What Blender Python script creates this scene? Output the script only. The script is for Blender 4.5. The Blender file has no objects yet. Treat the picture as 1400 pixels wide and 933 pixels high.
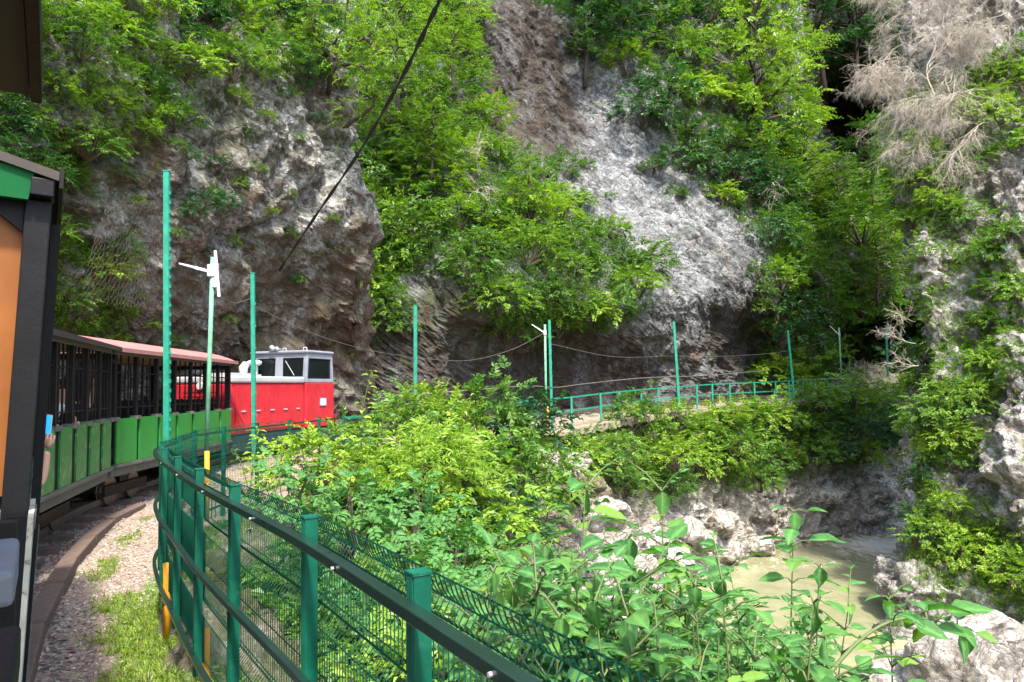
import bpy, bmesh, math, random
import numpy as np
from mathutils import Vector, Matrix

random.seed(7)
RNG = np.random.default_rng(11)
scene = bpy.context.scene
COL = scene.collection
PI = math.pi

# ------------------------------------------------------------------ camera
EYE = Vector((0.0, 0.0, 1.9))
F = 1000.0 / 1400.0            # focal length in picture widths
PITCH, ROLL = math.radians(3.69), math.radians(-0.9)
CAM_R = (Matrix.Rotation(PI / 2 + PITCH, 3, 'X') @ Matrix.Rotation(ROLL, 3, 'Z'))
CR = np.array(CAM_R)
cam_d = bpy.data.cameras.new('camera')
cam = bpy.data.objects.new('camera', cam_d)
COL.objects.link(cam)
cam.matrix_world = Matrix.Translation(EYE) @ CAM_R.to_4x4()
cam_d.sensor_width = 36.0
cam_d.lens = 36.0 * F
cam_d.clip_start = 0.02
cam_d.clip_end = 2000
scene.camera = cam


def P(px, py, d):
    """world point seen at photo pixel (px, py) lying in the plane y = d"""
    px = np.asarray(px, float); py = np.asarray(py, float); d = np.asarray(d, float)
    v = np.stack([(px - 700) / 1000, (466.5 - py) / 1000, -np.ones_like(px * py)], -1) @ CR.T
    k = d / v[..., 1]
    return v * k[..., None] + np.array(EYE)


def G(px, py, z):
    v = np.array([(px - 700) / 1000, (466.5 - py) / 1000, -1.0]) @ CR.T
    k = (z - EYE.z) / v[2]
    return v * k + np.array(EYE)


def proj(p):
    q = (np.asarray(p, float) - np.array(EYE)) @ CR
    zz = np.maximum(-q[..., 2], 1e-3)
    return np.stack([700 + 1000 * q[..., 0] / zz, 466.5 - 1000 * q[..., 1] / zz], -1), -q[..., 2]


# ------------------------------------------------------------------ noise (vectorised)
def _hash(ix, iy, iz, s=0):
    h = (ix.astype(np.int64) * 73856093) ^ (iy.astype(np.int64) * 19349663) ^ (iz.astype(np.int64) * 83492791) ^ (s * 2654435761)
    h = (h ^ (h >> 13)) * 1274126177
    h = h ^ (h >> 16)
    return (h & 0xFFFFFF).astype(np.float64) / float(0xFFFFFF)


def vnoise(p, s=0):
    i = np.floor(p).astype(np.int64); f = p - i
    f = f * f * f * (f * (f * 6 - 15) + 10)
    r = 0
    for dx in (0, 1):
        for dy in (0, 1):
            for dz in (0, 1):
                w = (f[:, 0] if dx else 1 - f[:, 0]) * (f[:, 1] if dy else 1 - f[:, 1]) * (f[:, 2] if dz else 1 - f[:, 2])
                r = r + w * _hash(i[:, 0] + dx, i[:, 1] + dy, i[:, 2] + dz, s)
    return r * 2 - 1


def fbm(p, octv=4, s=0, gain=0.5):
    a, r = 1.0, 0
    for k in range(octv):
        r = r + a * vnoise(p * (2.03 ** k) + 17.3 * k, s + k); a *= gain
    return r


def worley(p, s=0):
    i = np.floor(p).astype(np.int64)
    f1 = np.full(len(p), 9.0); f2 = np.full(len(p), 9.0); cid = np.zeros(len(p))
    for dx in (-1, 0, 1):
        for dy in (-1, 0, 1):
            for dz in (-1, 0, 1):
                c = i + np.array([dx, dy, dz])
                q = np.stack([_hash(c[:, 0], c[:, 1], c[:, 2], s + k) for k in (1, 2, 3)], -1) + c
                dd = np.linalg.norm(q - p, axis=1)
                h = _hash(c[:, 0], c[:, 1], c[:, 2], s + 9)
                near = dd < f1
                f2 = np.where(near, f1, np.minimum(f2, dd))
                cid = np.where(near, h, cid)
                f1 = np.where(near, dd, f1)
    return f1, f2, cid


# ------------------------------------------------------------------ materials
def lin(r, g, b):
    f = lambda c: (c / 12.92 if c <= 0.04045 else ((c + 0.055) / 1.055) ** 2.4)
    return (f(r / 255), f(g / 255), f(b / 255), 1)


def new_mat(name):
    m = bpy.data.materials.new(name); m.use_nodes = True
    nt = m.node_tree
    return m, nt, nt.nodes['Principled BSDF'], nt.nodes['Material Output']


def N(nt, kind, **kw):
    n = nt.nodes.new(kind)
    for k, v in kw.items():
        if k.startswith('i_'):
            n.inputs[k[2:].replace('_', ' ')].default_value = v
        else:
            setattr(n, k, v)
    return n


def ramp(nt, fac, stops):
    n = nt.nodes.new('ShaderNodeValToRGB')
    e = n.color_ramp.elements
    while len(e) < len(stops):
        e.new(0.5)
    for i, (p, c) in enumerate(stops):
        e[i].position = p; e[i].color = c if len(c) == 4 else (*c, 1)
    nt.links.new(fac, n.inputs[0])
    return n.outputs[0]


def mix(nt, fac, a, b, mode='MIX'):
    n = nt.nodes.new('ShaderNodeMix'); n.data_type = 'RGBA'; n.blend_type = mode
    for sock, v in ((n.inputs[0], fac), (n.inputs[6], a), (n.inputs[7], b)):
        if hasattr(v, 'links'):
            nt.links.new(v, sock)
        else:
            sock.default_value = v if isinstance(v, (int, float)) else (v if len(v) == 4 else (*v, 1))
    return n.outputs[2]


def math_n(nt, op, a, b=0.0, clamp=False):
    n = nt.nodes.new('ShaderNodeMath'); n.operation = op; n.use_clamp = clamp
    for sock, v in ((n.inputs[0], a), (n.inputs[1], b)):
        if hasattr(v, 'links'):
            nt.links.new(v, sock)
        else:
            sock.default_value = v
    return n.outputs[0]


def attr(nt, name):
    n = nt.nodes.new('ShaderNodeAttribute'); n.attribute_name = name
    return n.outputs['Fac']


def noise(nt, scale, detail=6, rough=0.6, coord=None, dist=0.0):
    n = nt.nodes.new('ShaderNodeTexNoise')
    n.inputs['Scale'].default_value = scale; n.inputs['Detail'].default_value = detail
    n.inputs['Roughness'].default_value = rough; n.inputs['Distortion'].default_value = dist
    if coord is not None:
        nt.links.new(coord, n.inputs['Vector'])
    return n.outputs[0]


def bump(nt, height, strength, dist, prev=None):
    n = nt.nodes.new('ShaderNodeBump')
    n.inputs['Strength'].default_value = strength; n.inputs['Distance'].default_value = dist
    nt.links.new(height, n.inputs['Height'])
    if prev is not None:
        nt.links.new(prev, n.inputs['Normal'])
    return n.outputs[0]


def coords(nt, kind='Object'):
    return nt.nodes.new('ShaderNodeTexCoord').outputs[kind]


def paint(name, col, rough=0.45, var=0.25, scale=6.0, metallic=0.0, wear=None, bumpy=0.15, wear_amt=0.62, spec=0.3, coat=0.0):
    """painted / weathered surface: colour breaks up with dirt, optional worn colour in patches"""
    m, nt, bs, out = new_mat(name)
    co = coords(nt)
    n1 = noise(nt, scale, 8, 0.65, co)
    dark = tuple(c * (1 - var) for c in col[:3])
    lite = tuple(min(1, c * (1 + var * 0.7)) for c in col[:3])
    c = ramp(nt, n1, [(0.3, dark), (0.7, lite)])
    if wear is not None:
        n2 = noise(nt, scale * 2.7, 10, 0.7, co, 0.4)
        w = ramp(nt, n2, [(wear_amt, (0, 0, 0)), (wear_amt + 0.08, (1, 1, 1))])
        c = mix(nt, w, c, wear)
    nt.links.new(c, bs.inputs['Base Color'])
    bs.inputs['Metallic'].default_value = metallic
    bs.inputs['Specular IOR Level'].default_value = spec; bs.inputs['Coat Weight'].default_value = coat; bs.inputs['Coat Roughness'].default_value = 0.15
    r = ramp(nt, n1, [(0.2, (rough * 0.75,) * 3), (0.8, (min(1, rough * 1.3),) * 3)])
    nt.links.new(r, bs.inputs['Roughness'])
    nt.links.new(bump(nt, noise(nt, scale * 8, 4, 0.6, co), bumpy, 0.004), bs.inputs['Normal'])
    return m


def leaf_mat(name, stops, trans=0.35, rough=0.45, objvar=0.35, spec=0.35, veins=False):
    m, nt, bs, out = new_mat(name)
    r = attr(nt, 'rnd')
    oi = nt.nodes.new('ShaderNodeObjectInfo').outputs['Random']
    f = math_n(nt, 'ADD', math_n(nt, 'MULTIPLY', r, 1 - objvar), math_n(nt, 'MULTIPLY', oi, objvar))
    c = ramp(nt, f, stops)
    if veins:
        co = coords(nt)
        c = mix(nt, ramp(nt, noise(nt, 34, 6, 0.7, co, 0.8), [(0.4, (0, 0, 0)), (0.75, (0.55,) * 3)]), c, tuple(x * 1.7 for x in stops[2][1]))
        c = mix(nt, ramp(nt, attr(nt, 'rib'), [(0.55, (0, 0, 0)), (1.0, (0.6,) * 3)]), c, tuple(min(1, x * 2.0) for x in stops[2][1]))
        nt.links.new(bump(nt, noise(nt, 60, 3, 0.6, co), 0.25, 0.01), bs.inputs['Normal'])
    nt.links.new(c, bs.inputs['Base Color'])
    bs.inputs['Roughness'].default_value = rough
    bs.inputs['Specular IOR Level'].default_value = spec
    tr = nt.nodes.new('ShaderNodeBsdfTranslucent')
    tc = mix(nt, 1.0, c, (1.25, 1.35, 0.45, 1), 'MULTIPLY')
    nt.links.new(tc, tr.inputs['Color'])
    mx = nt.nodes.new('ShaderNodeMixShader'); mx.inputs[0].default_value = trans
    nt.links.new(bs.outputs[0], mx.inputs[1]); nt.links.new(tr.outputs[0], mx.inputs[2])
    nt.links.new(mx.outputs[0], out.inputs['Surface'])
    return m


def rock_mat(name, cols, brown, moss_col=(0.07, 0.085, 0.03), scale=1.0, bump_s=0.6):
    """limestone: grey blotches, dark cracks, ochre and brown stains, mossy dust on attribute 'moss', stain on attribute 'stain'"""
    m, nt, bs, out = new_mat(name)
    co = coords(nt)
    big = noise(nt, 0.35 * scale, 5, 0.6, co, 0.6)
    mid = noise(nt, 1.9 * scale, 12, 0.72, co, 0.8)
    fin = noise(nt, 9 * scale, 10, 0.75, co, 0.3)
    fac = math_n(nt, 'ADD', math_n(nt, 'MULTIPLY', mid, 0.52), math_n(nt, 'ADD', math_n(nt, 'MULTIPLY', fin, 0.24), math_n(nt, 'MULTIPLY', big, 0.34)))
    c = ramp(nt, fac, [(0.36, cols[0]), (0.47, cols[1]), (0.56, cols[2]), (0.68, cols[3])])
    wv = nt.nodes.new('ShaderNodeVectorMath'); wv.operation = 'MULTIPLY_ADD'
    nz = nt.nodes.new('ShaderNodeTexNoise'); nz.inputs['Scale'].default_value = 1.3 * scale; nz.inputs['Detail'].default_value = 6
    nt.links.new(co, nz.inputs['Vector'])
    nt.links.new(nz.outputs['Color'], wv.inputs[0]); wv.inputs[1].default_value = (0.9, 0.9, 0.9); nt.links.new(co, wv.inputs[2])
    vo = nt.nodes.new('ShaderNodeTexVoronoi'); vo.feature = 'DISTANCE_TO_EDGE'; vo.inputs['Scale'].default_value = 1.9 * scale
    nt.links.new(wv.outputs[0], vo.inputs['Vector'])
    vo2 = nt.nodes.new('ShaderNodeTexVoronoi'); vo2.feature = 'DISTANCE_TO_EDGE'; vo2.inputs['Scale'].default_value = 5.5 * scale
    nt.links.new(wv.outputs[0], vo2.inputs['Vector'])
    vc = nt.nodes.new('ShaderNodeTexVoronoi'); vc.inputs['Scale'].default_value = 1.9 * scale; nt.links.new(wv.outputs[0], vc.inputs['Vector'])
    vd = nt.nodes.new('ShaderNodeTexVoronoi'); vd.inputs['Scale'].default_value = 5.5 * scale; nt.links.new(wv.outputs[0], vd.inputs['Vector'])
    sa = nt.nodes.new('ShaderNodeSeparateColor'); nt.links.new(vc.outputs['Color'], sa.inputs[0])
    sb = nt.nodes.new('ShaderNodeSeparateColor'); nt.links.new(vd.outputs['Color'], sb.inputs[0])
    fac2 = math_n(nt, 'ADD', fac, math_n(nt, 'ADD', math_n(nt, 'MULTIPLY', math_n(nt, 'SUBTRACT', sa.outputs[0], 0.5), 0.12), math_n(nt, 'MULTIPLY', math_n(nt, 'SUBTRACT', sb.outputs[0], 0.5), 0.14)))
    c = ramp(nt, fac2, [(0.36, cols[0]), (0.47, cols[1]), (0.56, cols[2]), (0.68, cols[3])])
    crack = ramp(nt, vo.outputs['Distance'], [(0.0, (1, 1, 1)), (0.05, (0, 0, 0))])
    crack2 = ramp(nt, vo2.outputs['Distance'], [(0.0, (0.85, 0.85, 0.85)), (0.07, (0, 0, 0))])
    cr = math_n(nt, 'MULTIPLY', math_n(nt, 'MAXIMUM', crack, crack2), ramp(nt, mid, [(0.42, (0, 0, 0)), (0.55, (1, 1, 1))]))
    c = mix(nt, math_n(nt, 'MULTIPLY', cr, 0.85), c, tuple(x * 0.4 for x in cols[0]))
    # ochre blotches
    oc = math_n(nt, 'MULTIPLY', ramp(nt, noise(nt, 0.8 * scale, 5, 0.6, co, 1.2), [(0.62, (0, 0, 0)), (0.7, (1, 1, 1))]), 0.35)
    c = mix(nt, oc, c, (0.26, 0.14, 0.06, 1))
    # stain attribute: brown iron / earth streaks, browner undersides and cave, broken by noise stretched downwards
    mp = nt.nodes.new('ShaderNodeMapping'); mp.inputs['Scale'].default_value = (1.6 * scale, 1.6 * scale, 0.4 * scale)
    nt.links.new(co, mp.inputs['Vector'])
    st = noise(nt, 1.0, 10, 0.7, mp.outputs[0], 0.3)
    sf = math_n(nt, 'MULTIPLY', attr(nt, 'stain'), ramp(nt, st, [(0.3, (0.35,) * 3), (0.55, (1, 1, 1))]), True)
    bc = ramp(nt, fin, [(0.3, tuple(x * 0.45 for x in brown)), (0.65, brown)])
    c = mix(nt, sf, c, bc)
    mf = math_n(nt, 'MULTIPLY', attr(nt, 'moss'), ramp(nt, noise(nt, 3.1 * scale, 8, 0.7, co, 0.5), [(0.4, (0, 0, 0)), (0.56, (1, 1, 1))]), True)
    c = mix(nt, mf, c, mix(nt, fin, tuple(x * 0.5 for x in moss_col), tuple(x * 1.5 for x in moss_col)))
    nt.links.new(c, bs.inputs['Base Color'])
    bs.inputs['Roughness'].default_value = 0.85
    bs.inputs['Specular IOR Level'].default_value = 0.25
    b = bump(nt, mid, bump_s, 0.35 / scale)
    b = bump(nt, fin, bump_s, 0.07 / scale, b)
    b = bump(nt, ramp(nt, vo.outputs['Distance'], [(0, (0, 0, 0)), (0.12, (1, 1, 1))]), 0.6 * bump_s, 0.12 / scale, b)
    b = bump(nt, ramp(nt, vo2.outputs['Distance'], [(0, (0, 0, 0)), (0.15, (1, 1, 1))]), 0.5 * bump_s, 0.05 / scale, b)
    nt.links.new(b, bs.inputs['Normal'])
    return m


GREY = [(0.03, 0.024, 0.019), (0.108, 0.096, 0.08), (0.235, 0.225, 0.207), (0.46, 0.455, 0.445)]
WHITE = [(0.032, 0.031, 0.03), (0.09, 0.09, 0.091), (0.168, 0.17, 0.173), (0.29, 0.293, 0.298)]
PALE = [(0.08, 0.066, 0.052), (0.24, 0.21, 0.172), (0.38, 0.35, 0.305), (0.54, 0.515, 0.475)]
BROWN = (0.1, 0.068, 0.044)
M = {}
M['rock_left'] = rock_mat('rock_left', GREY, BROWN, scale=1.5)
M['rock_mid'] = rock_mat('rock_mid', WHITE, (0.05, 0.036, 0.027), scale=0.85)
M['rock_pale'] = rock_mat('rock_pale', PALE, (0.17, 0.13, 0.08), scale=1.25)
RIGHT = [(0.05, 0.043, 0.035), (0.15, 0.134, 0.112), (0.27, 0.25, 0.222), (0.44, 0.42, 0.39)]
M['rock_right'] = rock_mat('rock_right', RIGHT, (0.17, 0.13, 0.08), scale=1.25)
M['rock_bank'] = rock_mat('rock_bank', PALE, (0.13, 0.1, 0.05), moss_col=(0.06, 0.08, 0.025), scale=1.1)
M['rock_back'] = rock_mat('rock_back', GREY, (0.1, 0.085, 0.055), scale=0.6)
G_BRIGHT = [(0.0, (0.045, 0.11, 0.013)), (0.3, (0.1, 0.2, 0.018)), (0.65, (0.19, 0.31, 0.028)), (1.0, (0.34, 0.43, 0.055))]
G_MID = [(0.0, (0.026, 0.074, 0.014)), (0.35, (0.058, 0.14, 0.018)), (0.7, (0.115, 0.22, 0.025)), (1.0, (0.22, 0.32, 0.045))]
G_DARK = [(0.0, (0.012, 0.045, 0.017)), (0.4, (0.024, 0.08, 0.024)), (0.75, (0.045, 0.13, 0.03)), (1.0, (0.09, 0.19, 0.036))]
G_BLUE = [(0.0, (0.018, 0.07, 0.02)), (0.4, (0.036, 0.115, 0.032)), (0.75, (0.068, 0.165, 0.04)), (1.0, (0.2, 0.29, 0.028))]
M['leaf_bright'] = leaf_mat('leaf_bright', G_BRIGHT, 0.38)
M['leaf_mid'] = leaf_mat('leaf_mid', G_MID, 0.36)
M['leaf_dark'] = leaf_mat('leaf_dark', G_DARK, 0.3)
M['leaf_broad'] = leaf_mat('leaf_broad', G_BLUE, 0.34, 0.55, 0.25, 0.18, True)
M['leaf_yellow'] = leaf_mat('leaf_yellow', [(0, (0.08, 0.17, 0.015)), (0.5, (0.19, 0.33, 0.03)), (1, (0.4, 0.5, 0.1))], 0.4)
M['grass'] = leaf_mat('grass', [(0, (0.09, 0.16, 0.025)), (0.5, (0.2, 0.28, 0.05)), (1, (0.34, 0.36, 0.12))], 0.3)
M['bark'] = paint('bark', (0.06, 0.045, 0.032), 0.9, 0.4, 14)
M['bark_pale'] = paint('bark_pale', (0.36, 0.31, 0.25), 0.9, 0.35, 12)
M['twig_green'] = paint('twig_green', (0.09, 0.12, 0.04), 0.7, 0.3, 20)
M['green_fence'] = paint('green_fence', (0.003, 0.08, 0.048), 0.4, 0.3, 9, 0.0, (0.02, 0.1, 0.07, 1), 0.06, 0.58)
M['green_wire'] = paint('green_wire', (0.004, 0.05, 0.032), 0.4, 0.2, 9, 0.0, None, 0.0)
M['green_pole'] = paint('green_pole', (0.014, 0.19, 0.12), 0.5, 0.3, 7, 0.0, (0.06, 0.22, 0.15, 1), 0.1, 0.58)
M['green_faded'] = paint('green_faded', (0.13, 0.33, 0.2), 0.55, 0.35, 9, 0.0, (0.2, 0.2, 0.17, 1), 0.1)
M['black_rail'] = paint('black_rail', (0.006, 0.02, 0.016), 0.3, 0.2, 7, spec=0.5, coat=0.5, bumpy=0.03)
M['yellow'] = paint('yellow', (0.68, 0.3, 0.012), 0.5, 0.3, 11, 0.0, (0.16, 0.06, 0.025, 1), 0.2, 0.66)
M['rust'] = paint('rust', (0.14, 0.06, 0.035), 0.85, 0.4, 20)
M['coach_green'] = paint('coach_green', (0.011, 0.185, 0.024), 0.42, 0.24, 3.5, 0.0, (0.07, 0.24, 0.07, 1), 0.1, 0.58)
M['gable_green'] = paint('gable_green', (0.003, 0.075, 0.02), 0.6, 0.15, 4, spec=0.1)
M['coach_green_old'] = paint('coach_green_old', (0.014, 0.15, 0.03), 0.45, 0.25, 3.5, 0.0, (0.12, 0.23, 0.08, 1), 0.15, 0.54)
M['coach_black'] = paint('coach_black', (0.005, 0.005, 0.006), 0.55, 0.35, 8, 0.0, (0.02, 0.019, 0.018, 1), 0.25, 0.66, spec=0.2)
M['frame_grey'] = paint('frame_grey', (0.1, 0.095, 0.085), 0.7, 0.4, 7, 0.0, (0.04, 0.035, 0.03, 1), 0.3, 0.58)
M['orange'] = paint('orange', (0.2, 0.067, 0.013), 0.5, 0.18, 4, 0.0, None, 0.12)
M['wood'] = paint('wood', (0.42, 0.27, 0.14), 0.65, 0.3, 9)
M['roof_pink'] = paint('roof_pink', (0.32, 0.14, 0.13), 0.6, 0.18, 3, 0.0, (0.22, 0.1, 0.09, 1))
M['roof_dark'] = paint('roof_dark', (0.045, 0.035, 0.03), 0.7, 0.4, 6)
M['grey_pad'] = paint('grey_pad', (0.12, 0.125, 0.145), 0.75, 0.25, 8)
M['pale_edge'] = paint('pale_edge', (0.4, 0.38, 0.31), 0.7, 0.3, 9, 0.0, (0.1, 0.1, 0.09, 1), 0.3, 0.55)
M['red'] = paint('red', (0.4, 0.017, 0.026), 0.4, 0.22, 2.2, 0.0, (0.32, 0.04, 0.04, 1), 0.06, 0.55)
M['silver'] = paint('silver', (0.32, 0.32, 0.33), 0.45, 0.15, 4, 0.0)
M['cab_grey'] = paint('cab_grey', (0.2, 0.215, 0.25), 0.45, 0.15, 4)
M['dark_green_frame'] = paint('dark_green_frame', (0.015, 0.035, 0.035), 0.55, 0.3, 6)
M['steel'] = paint('steel', (0.16, 0.13, 0.11), 0.45, 0.3, 9, 0.7)
M['white'] = paint('white', (0.78, 0.78, 0.76), 0.45, 0.08, 5)
M['lamp_grey'] = paint('lamp_grey', (0.45, 0.46, 0.46), 0.4, 0.12, 6)
M['timber'] = paint('timber', (0.115, 0.078, 0.06), 0.85, 0.4, 12, 0.0, (0.2, 0.15, 0.125, 1), 0.6, 0.6)
M['concrete'] = paint('concrete', (0.24, 0.2, 0.14), 0.9, 0.4, 3, 0.0, (0.12, 0.105, 0.06, 1), 0.5, 0.52, spec=0.1)
M['cable'] = paint('cable', (0.015, 0.015, 0.015), 0.6, 0.2, 6)
M['wire_grey'] = paint('wire_grey', (0.11, 0.1, 0.09), 0.6, 0.2, 6)
M['net_wire'] = paint('net_wire', (0.1, 0.085, 0.07), 0.6, 0.3, 10, 0.3)
M['skin'] = paint('skin', (0.52, 0.29, 0.2), 0.5, 0.12, 14, 0, None, 0.05)
M['shirt_white'] = paint('shirt_white', (0.72, 0.72, 0.78), 0.8, 0.1, 6)
M['shirt_dark'] = paint('shirt_dark', (0.05, 0.05, 0.07), 0.8, 0.2, 6)
M['hair'] = paint('hair', (0.025, 0.016, 0.012), 0.6, 0.3, 30)
M['phone_case'] = paint('phone_case', (0.5, 0.55, 0.6), 0.3, 0.05, 6)
M['plate_ink'] = paint('plate_ink', (0.1, 0.16, 0.24), 0.5, 0.1, 6)
m, nt, bs, out = new_mat('phone_screen')
bs.inputs['Base Color'].default_value = (0.01, 0.12, 0.5, 1); bs.inputs['Roughness'].default_value = 0.1
bs.inputs['Emission Color'].default_value = (0.02, 0.25, 0.8, 1); bs.inputs['Emission Strength'].default_value = 0.5
M['phone_screen'] = m
m, nt, bs, out = new_mat('glass')
bs.inputs['Base Color'].default_value = (0.012, 0.016, 0.016, 1); bs.inputs['Roughness'].default_value = 0.04
tr = nt.nodes.new('ShaderNodeBsdfTransparent'); tr.inputs[0].default_value = (0.75, 0.82, 0.8, 1)
mx = nt.nodes.new('ShaderNodeMixShader'); mx.inputs[0].default_value = 0.5
nt.links.new(bs.outputs[0], mx.inputs[1]); nt.links.new(tr.outputs[0], mx.inputs[2]); nt.links.new(mx.outputs[0], out.inputs['Surface'])
M['glass'] = m

# ground: path gravel, track ballast, grass by attributes
m, nt, bs, out = new_mat('path_ground')
co = coords(nt)
v = N(nt, 'ShaderNodeTexVoronoi'); v.inputs['Scale'].default_value = 38; nt.links.new(co, v.inputs['Vector'])
v2 = N(nt, 'ShaderNodeTexVoronoi'); v2.inputs['Scale'].default_value = 90; nt.links.new(co, v2.inputs['Vector'])
sep = N(nt, 'ShaderNodeSeparateColor'); nt.links.new(v.outputs['Color'], sep.inputs[0])
sep2 = N(nt, 'ShaderNodeSeparateColor'); nt.links.new(v2.outputs['Color'], sep2.inputs[0])
pg = ramp(nt, sep.outputs[0], [(0.0, (0.09, 0.066, 0.05)), (0.3, (0.2, 0.15, 0.115)), (0.7, (0.275, 0.21, 0.165)), (1.0, (0.42, 0.355, 0.3))])
pg2 = ramp(nt, sep2.outputs[1], [(0.0, (0.15, 0.11, 0.083)), (0.5, (0.245, 0.185, 0.142)), (1.0, (0.33, 0.262, 0.21))])
worn = ramp(nt, noise(nt, 0.9, 5, 0.6, co), [(0.42, (0, 0, 0)), (0.6, (1, 1, 1))])
pg = mix(nt, worn, pg, pg2)
pg = mix(nt, math_n(nt, 'MULTIPLY', ramp(nt, noise(nt, 2.1, 8, 0.7, co), [(0.5, (0, 0, 0)), (0.65, (1, 1, 1))]), 0.4), pg, (0.24, 0.17, 0.12, 1))
bal = ramp(nt, sep.outputs[1], [(0.0, (0.05, 0.042, 0.036)), (0.6, (0.16, 0.13, 0.11)), (1.0, (0.36, 0.32, 0.28))])
c = mix(nt, math_n(nt, 'MULTIPLY', attr(nt, 'ballast'), 1.0, True), pg, bal)
gr = ramp(nt, noise(nt, 14, 6, 0.7, co), [(0.35, (0.06, 0.1, 0.025)), (0.65, (0.16, 0.22, 0.06))])
gf = ramp(nt, math_n(nt, 'ADD', attr(nt, 'grass'), math_n(nt, 'MULTIPLY', math_n(nt, 'SUBTRACT', noise(nt, 5, 8, 0.7, co), 0.5), 1.6)), [(0.45, (0, 0, 0)), (0.62, (1, 1, 1))])
c = mix(nt, gf, c, gr)
nt.links.new(c, bs.inputs['Base Color']); bs.inputs['Roughness'].default_value = 0.95; bs.inputs['Specular IOR Level'].default_value = 0.15
b = bump(nt, v.outputs['Distance'], 0.7, 0.02); b = bump(nt, noise(nt, 25, 8, 0.7, co), 0.6, 0.015, b)
nt.links.new(b, bs.inputs['Normal'])
M['path_ground'] = m

# river: silty green-beige water, white riffles on attribute 'foam'
m, nt, bs, out = new_mat('river_water')
co = coords(nt)
n1 = noise(nt, 0.5, 4, 0.5, co, 0.8)
c = ramp(nt, n1, [(0.3, (0.19, 0.19, 0.105)), (0.7, (0.26, 0.255, 0.145))])
mp = N(nt, 'ShaderNodeMapping'); mp.inputs['Scale'].default_value = (1.1, 0.5, 1); mp.inputs['Rotation'].default_value = (0, 0, 0.9); nt.links.new(co, mp.inputs['Vector'])
fo = noise(nt, 2.6, 9, 0.72, mp.outputs[0], 1.0)
ff = ramp(nt, math_n(nt, 'ADD', attr(nt, 'foam'), math_n(nt, 'MULTIPLY', math_n(nt, 'SUBTRACT', fo, 0.5), 2.2)), [(0.5, (0, 0, 0)), (0.85, (1, 1, 1))])
c = mix(nt, math_n(nt, 'MULTIPLY', ff, 0.8), c, (0.75, 0.73, 0.64, 1))
nt.links.new(c, bs.inputs['Base Color']); bs.inputs['Roughness'].default_value = 0.07; bs.inputs['Specular IOR Level'].default_value = 0.6
b = bump(nt, noise(nt, 1.3, 4, 0.5, mp.outputs[0], 0.6), 0.34, 0.2); b = bump(nt, fo, 0.1, 0.03, b)
nt.links.new(b, bs.inputs['Normal'])
M['river'] = m


# ------------------------------------------------------------------ object helpers
def tag(o, label=None, cat=None, group=None, kind=None):
    if label: o['label'] = label
    if cat: o['category'] = cat
    if group: o['group'] = group
    if kind: o['kind'] = kind
    return o


def empty(name, loc=(0, 0, 0), rz=0.0, label=None, cat=None, group=None):
    o = bpy.data.objects.new(name, None); COL.objects.link(o)
    o.location = loc; o.rotation_euler = (0, 0, rz); o.empty_display_size = 0.2
    return tag(o, label, cat, group)


def link_mesh(name, me, parent=None):
    o = bpy.data.objects.new(name, me); COL.objects.link(o)
    if parent is not None: o.parent = parent
    return o


def np_mesh(name, verts, faces, mats, midx=None, attrs=None, smooth=False):
    """mesh from numpy verts (N,3) and faces (M,k)"""
    me = bpy.data.meshes.new(name)
    verts = np.asarray(verts, np.float32); faces = np.asarray(faces, np.int32)
    n, k = faces.shape
    me.vertices.add(len(verts)); me.vertices.foreach_set('co', verts.ravel())
    me.loops.add(n * k); me.loops.foreach_set('vertex_index', faces.ravel())
    me.polygons.add(n)
    me.polygons.foreach_set('loop_start', np.arange(0, n * k, k, dtype=np.int32))
    for mm in (mats if isinstance(mats, (list, tuple)) else [mats]):
        me.materials.append(mm)
    if midx is not None:
        me.polygons.foreach_set('material_index', np.asarray(midx, np.int32))
    me.polygons.foreach_set('use_smooth', np.full(n, smooth))
    for nm, (dom, val) in (attrs or {}).items():
        a = me.attributes.new(nm, 'FLOAT', dom); a.data.foreach_set('value', np.asarray(val, np.float32))
    me.update(calc_edges=True)
    me.validate()
    return me


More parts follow.
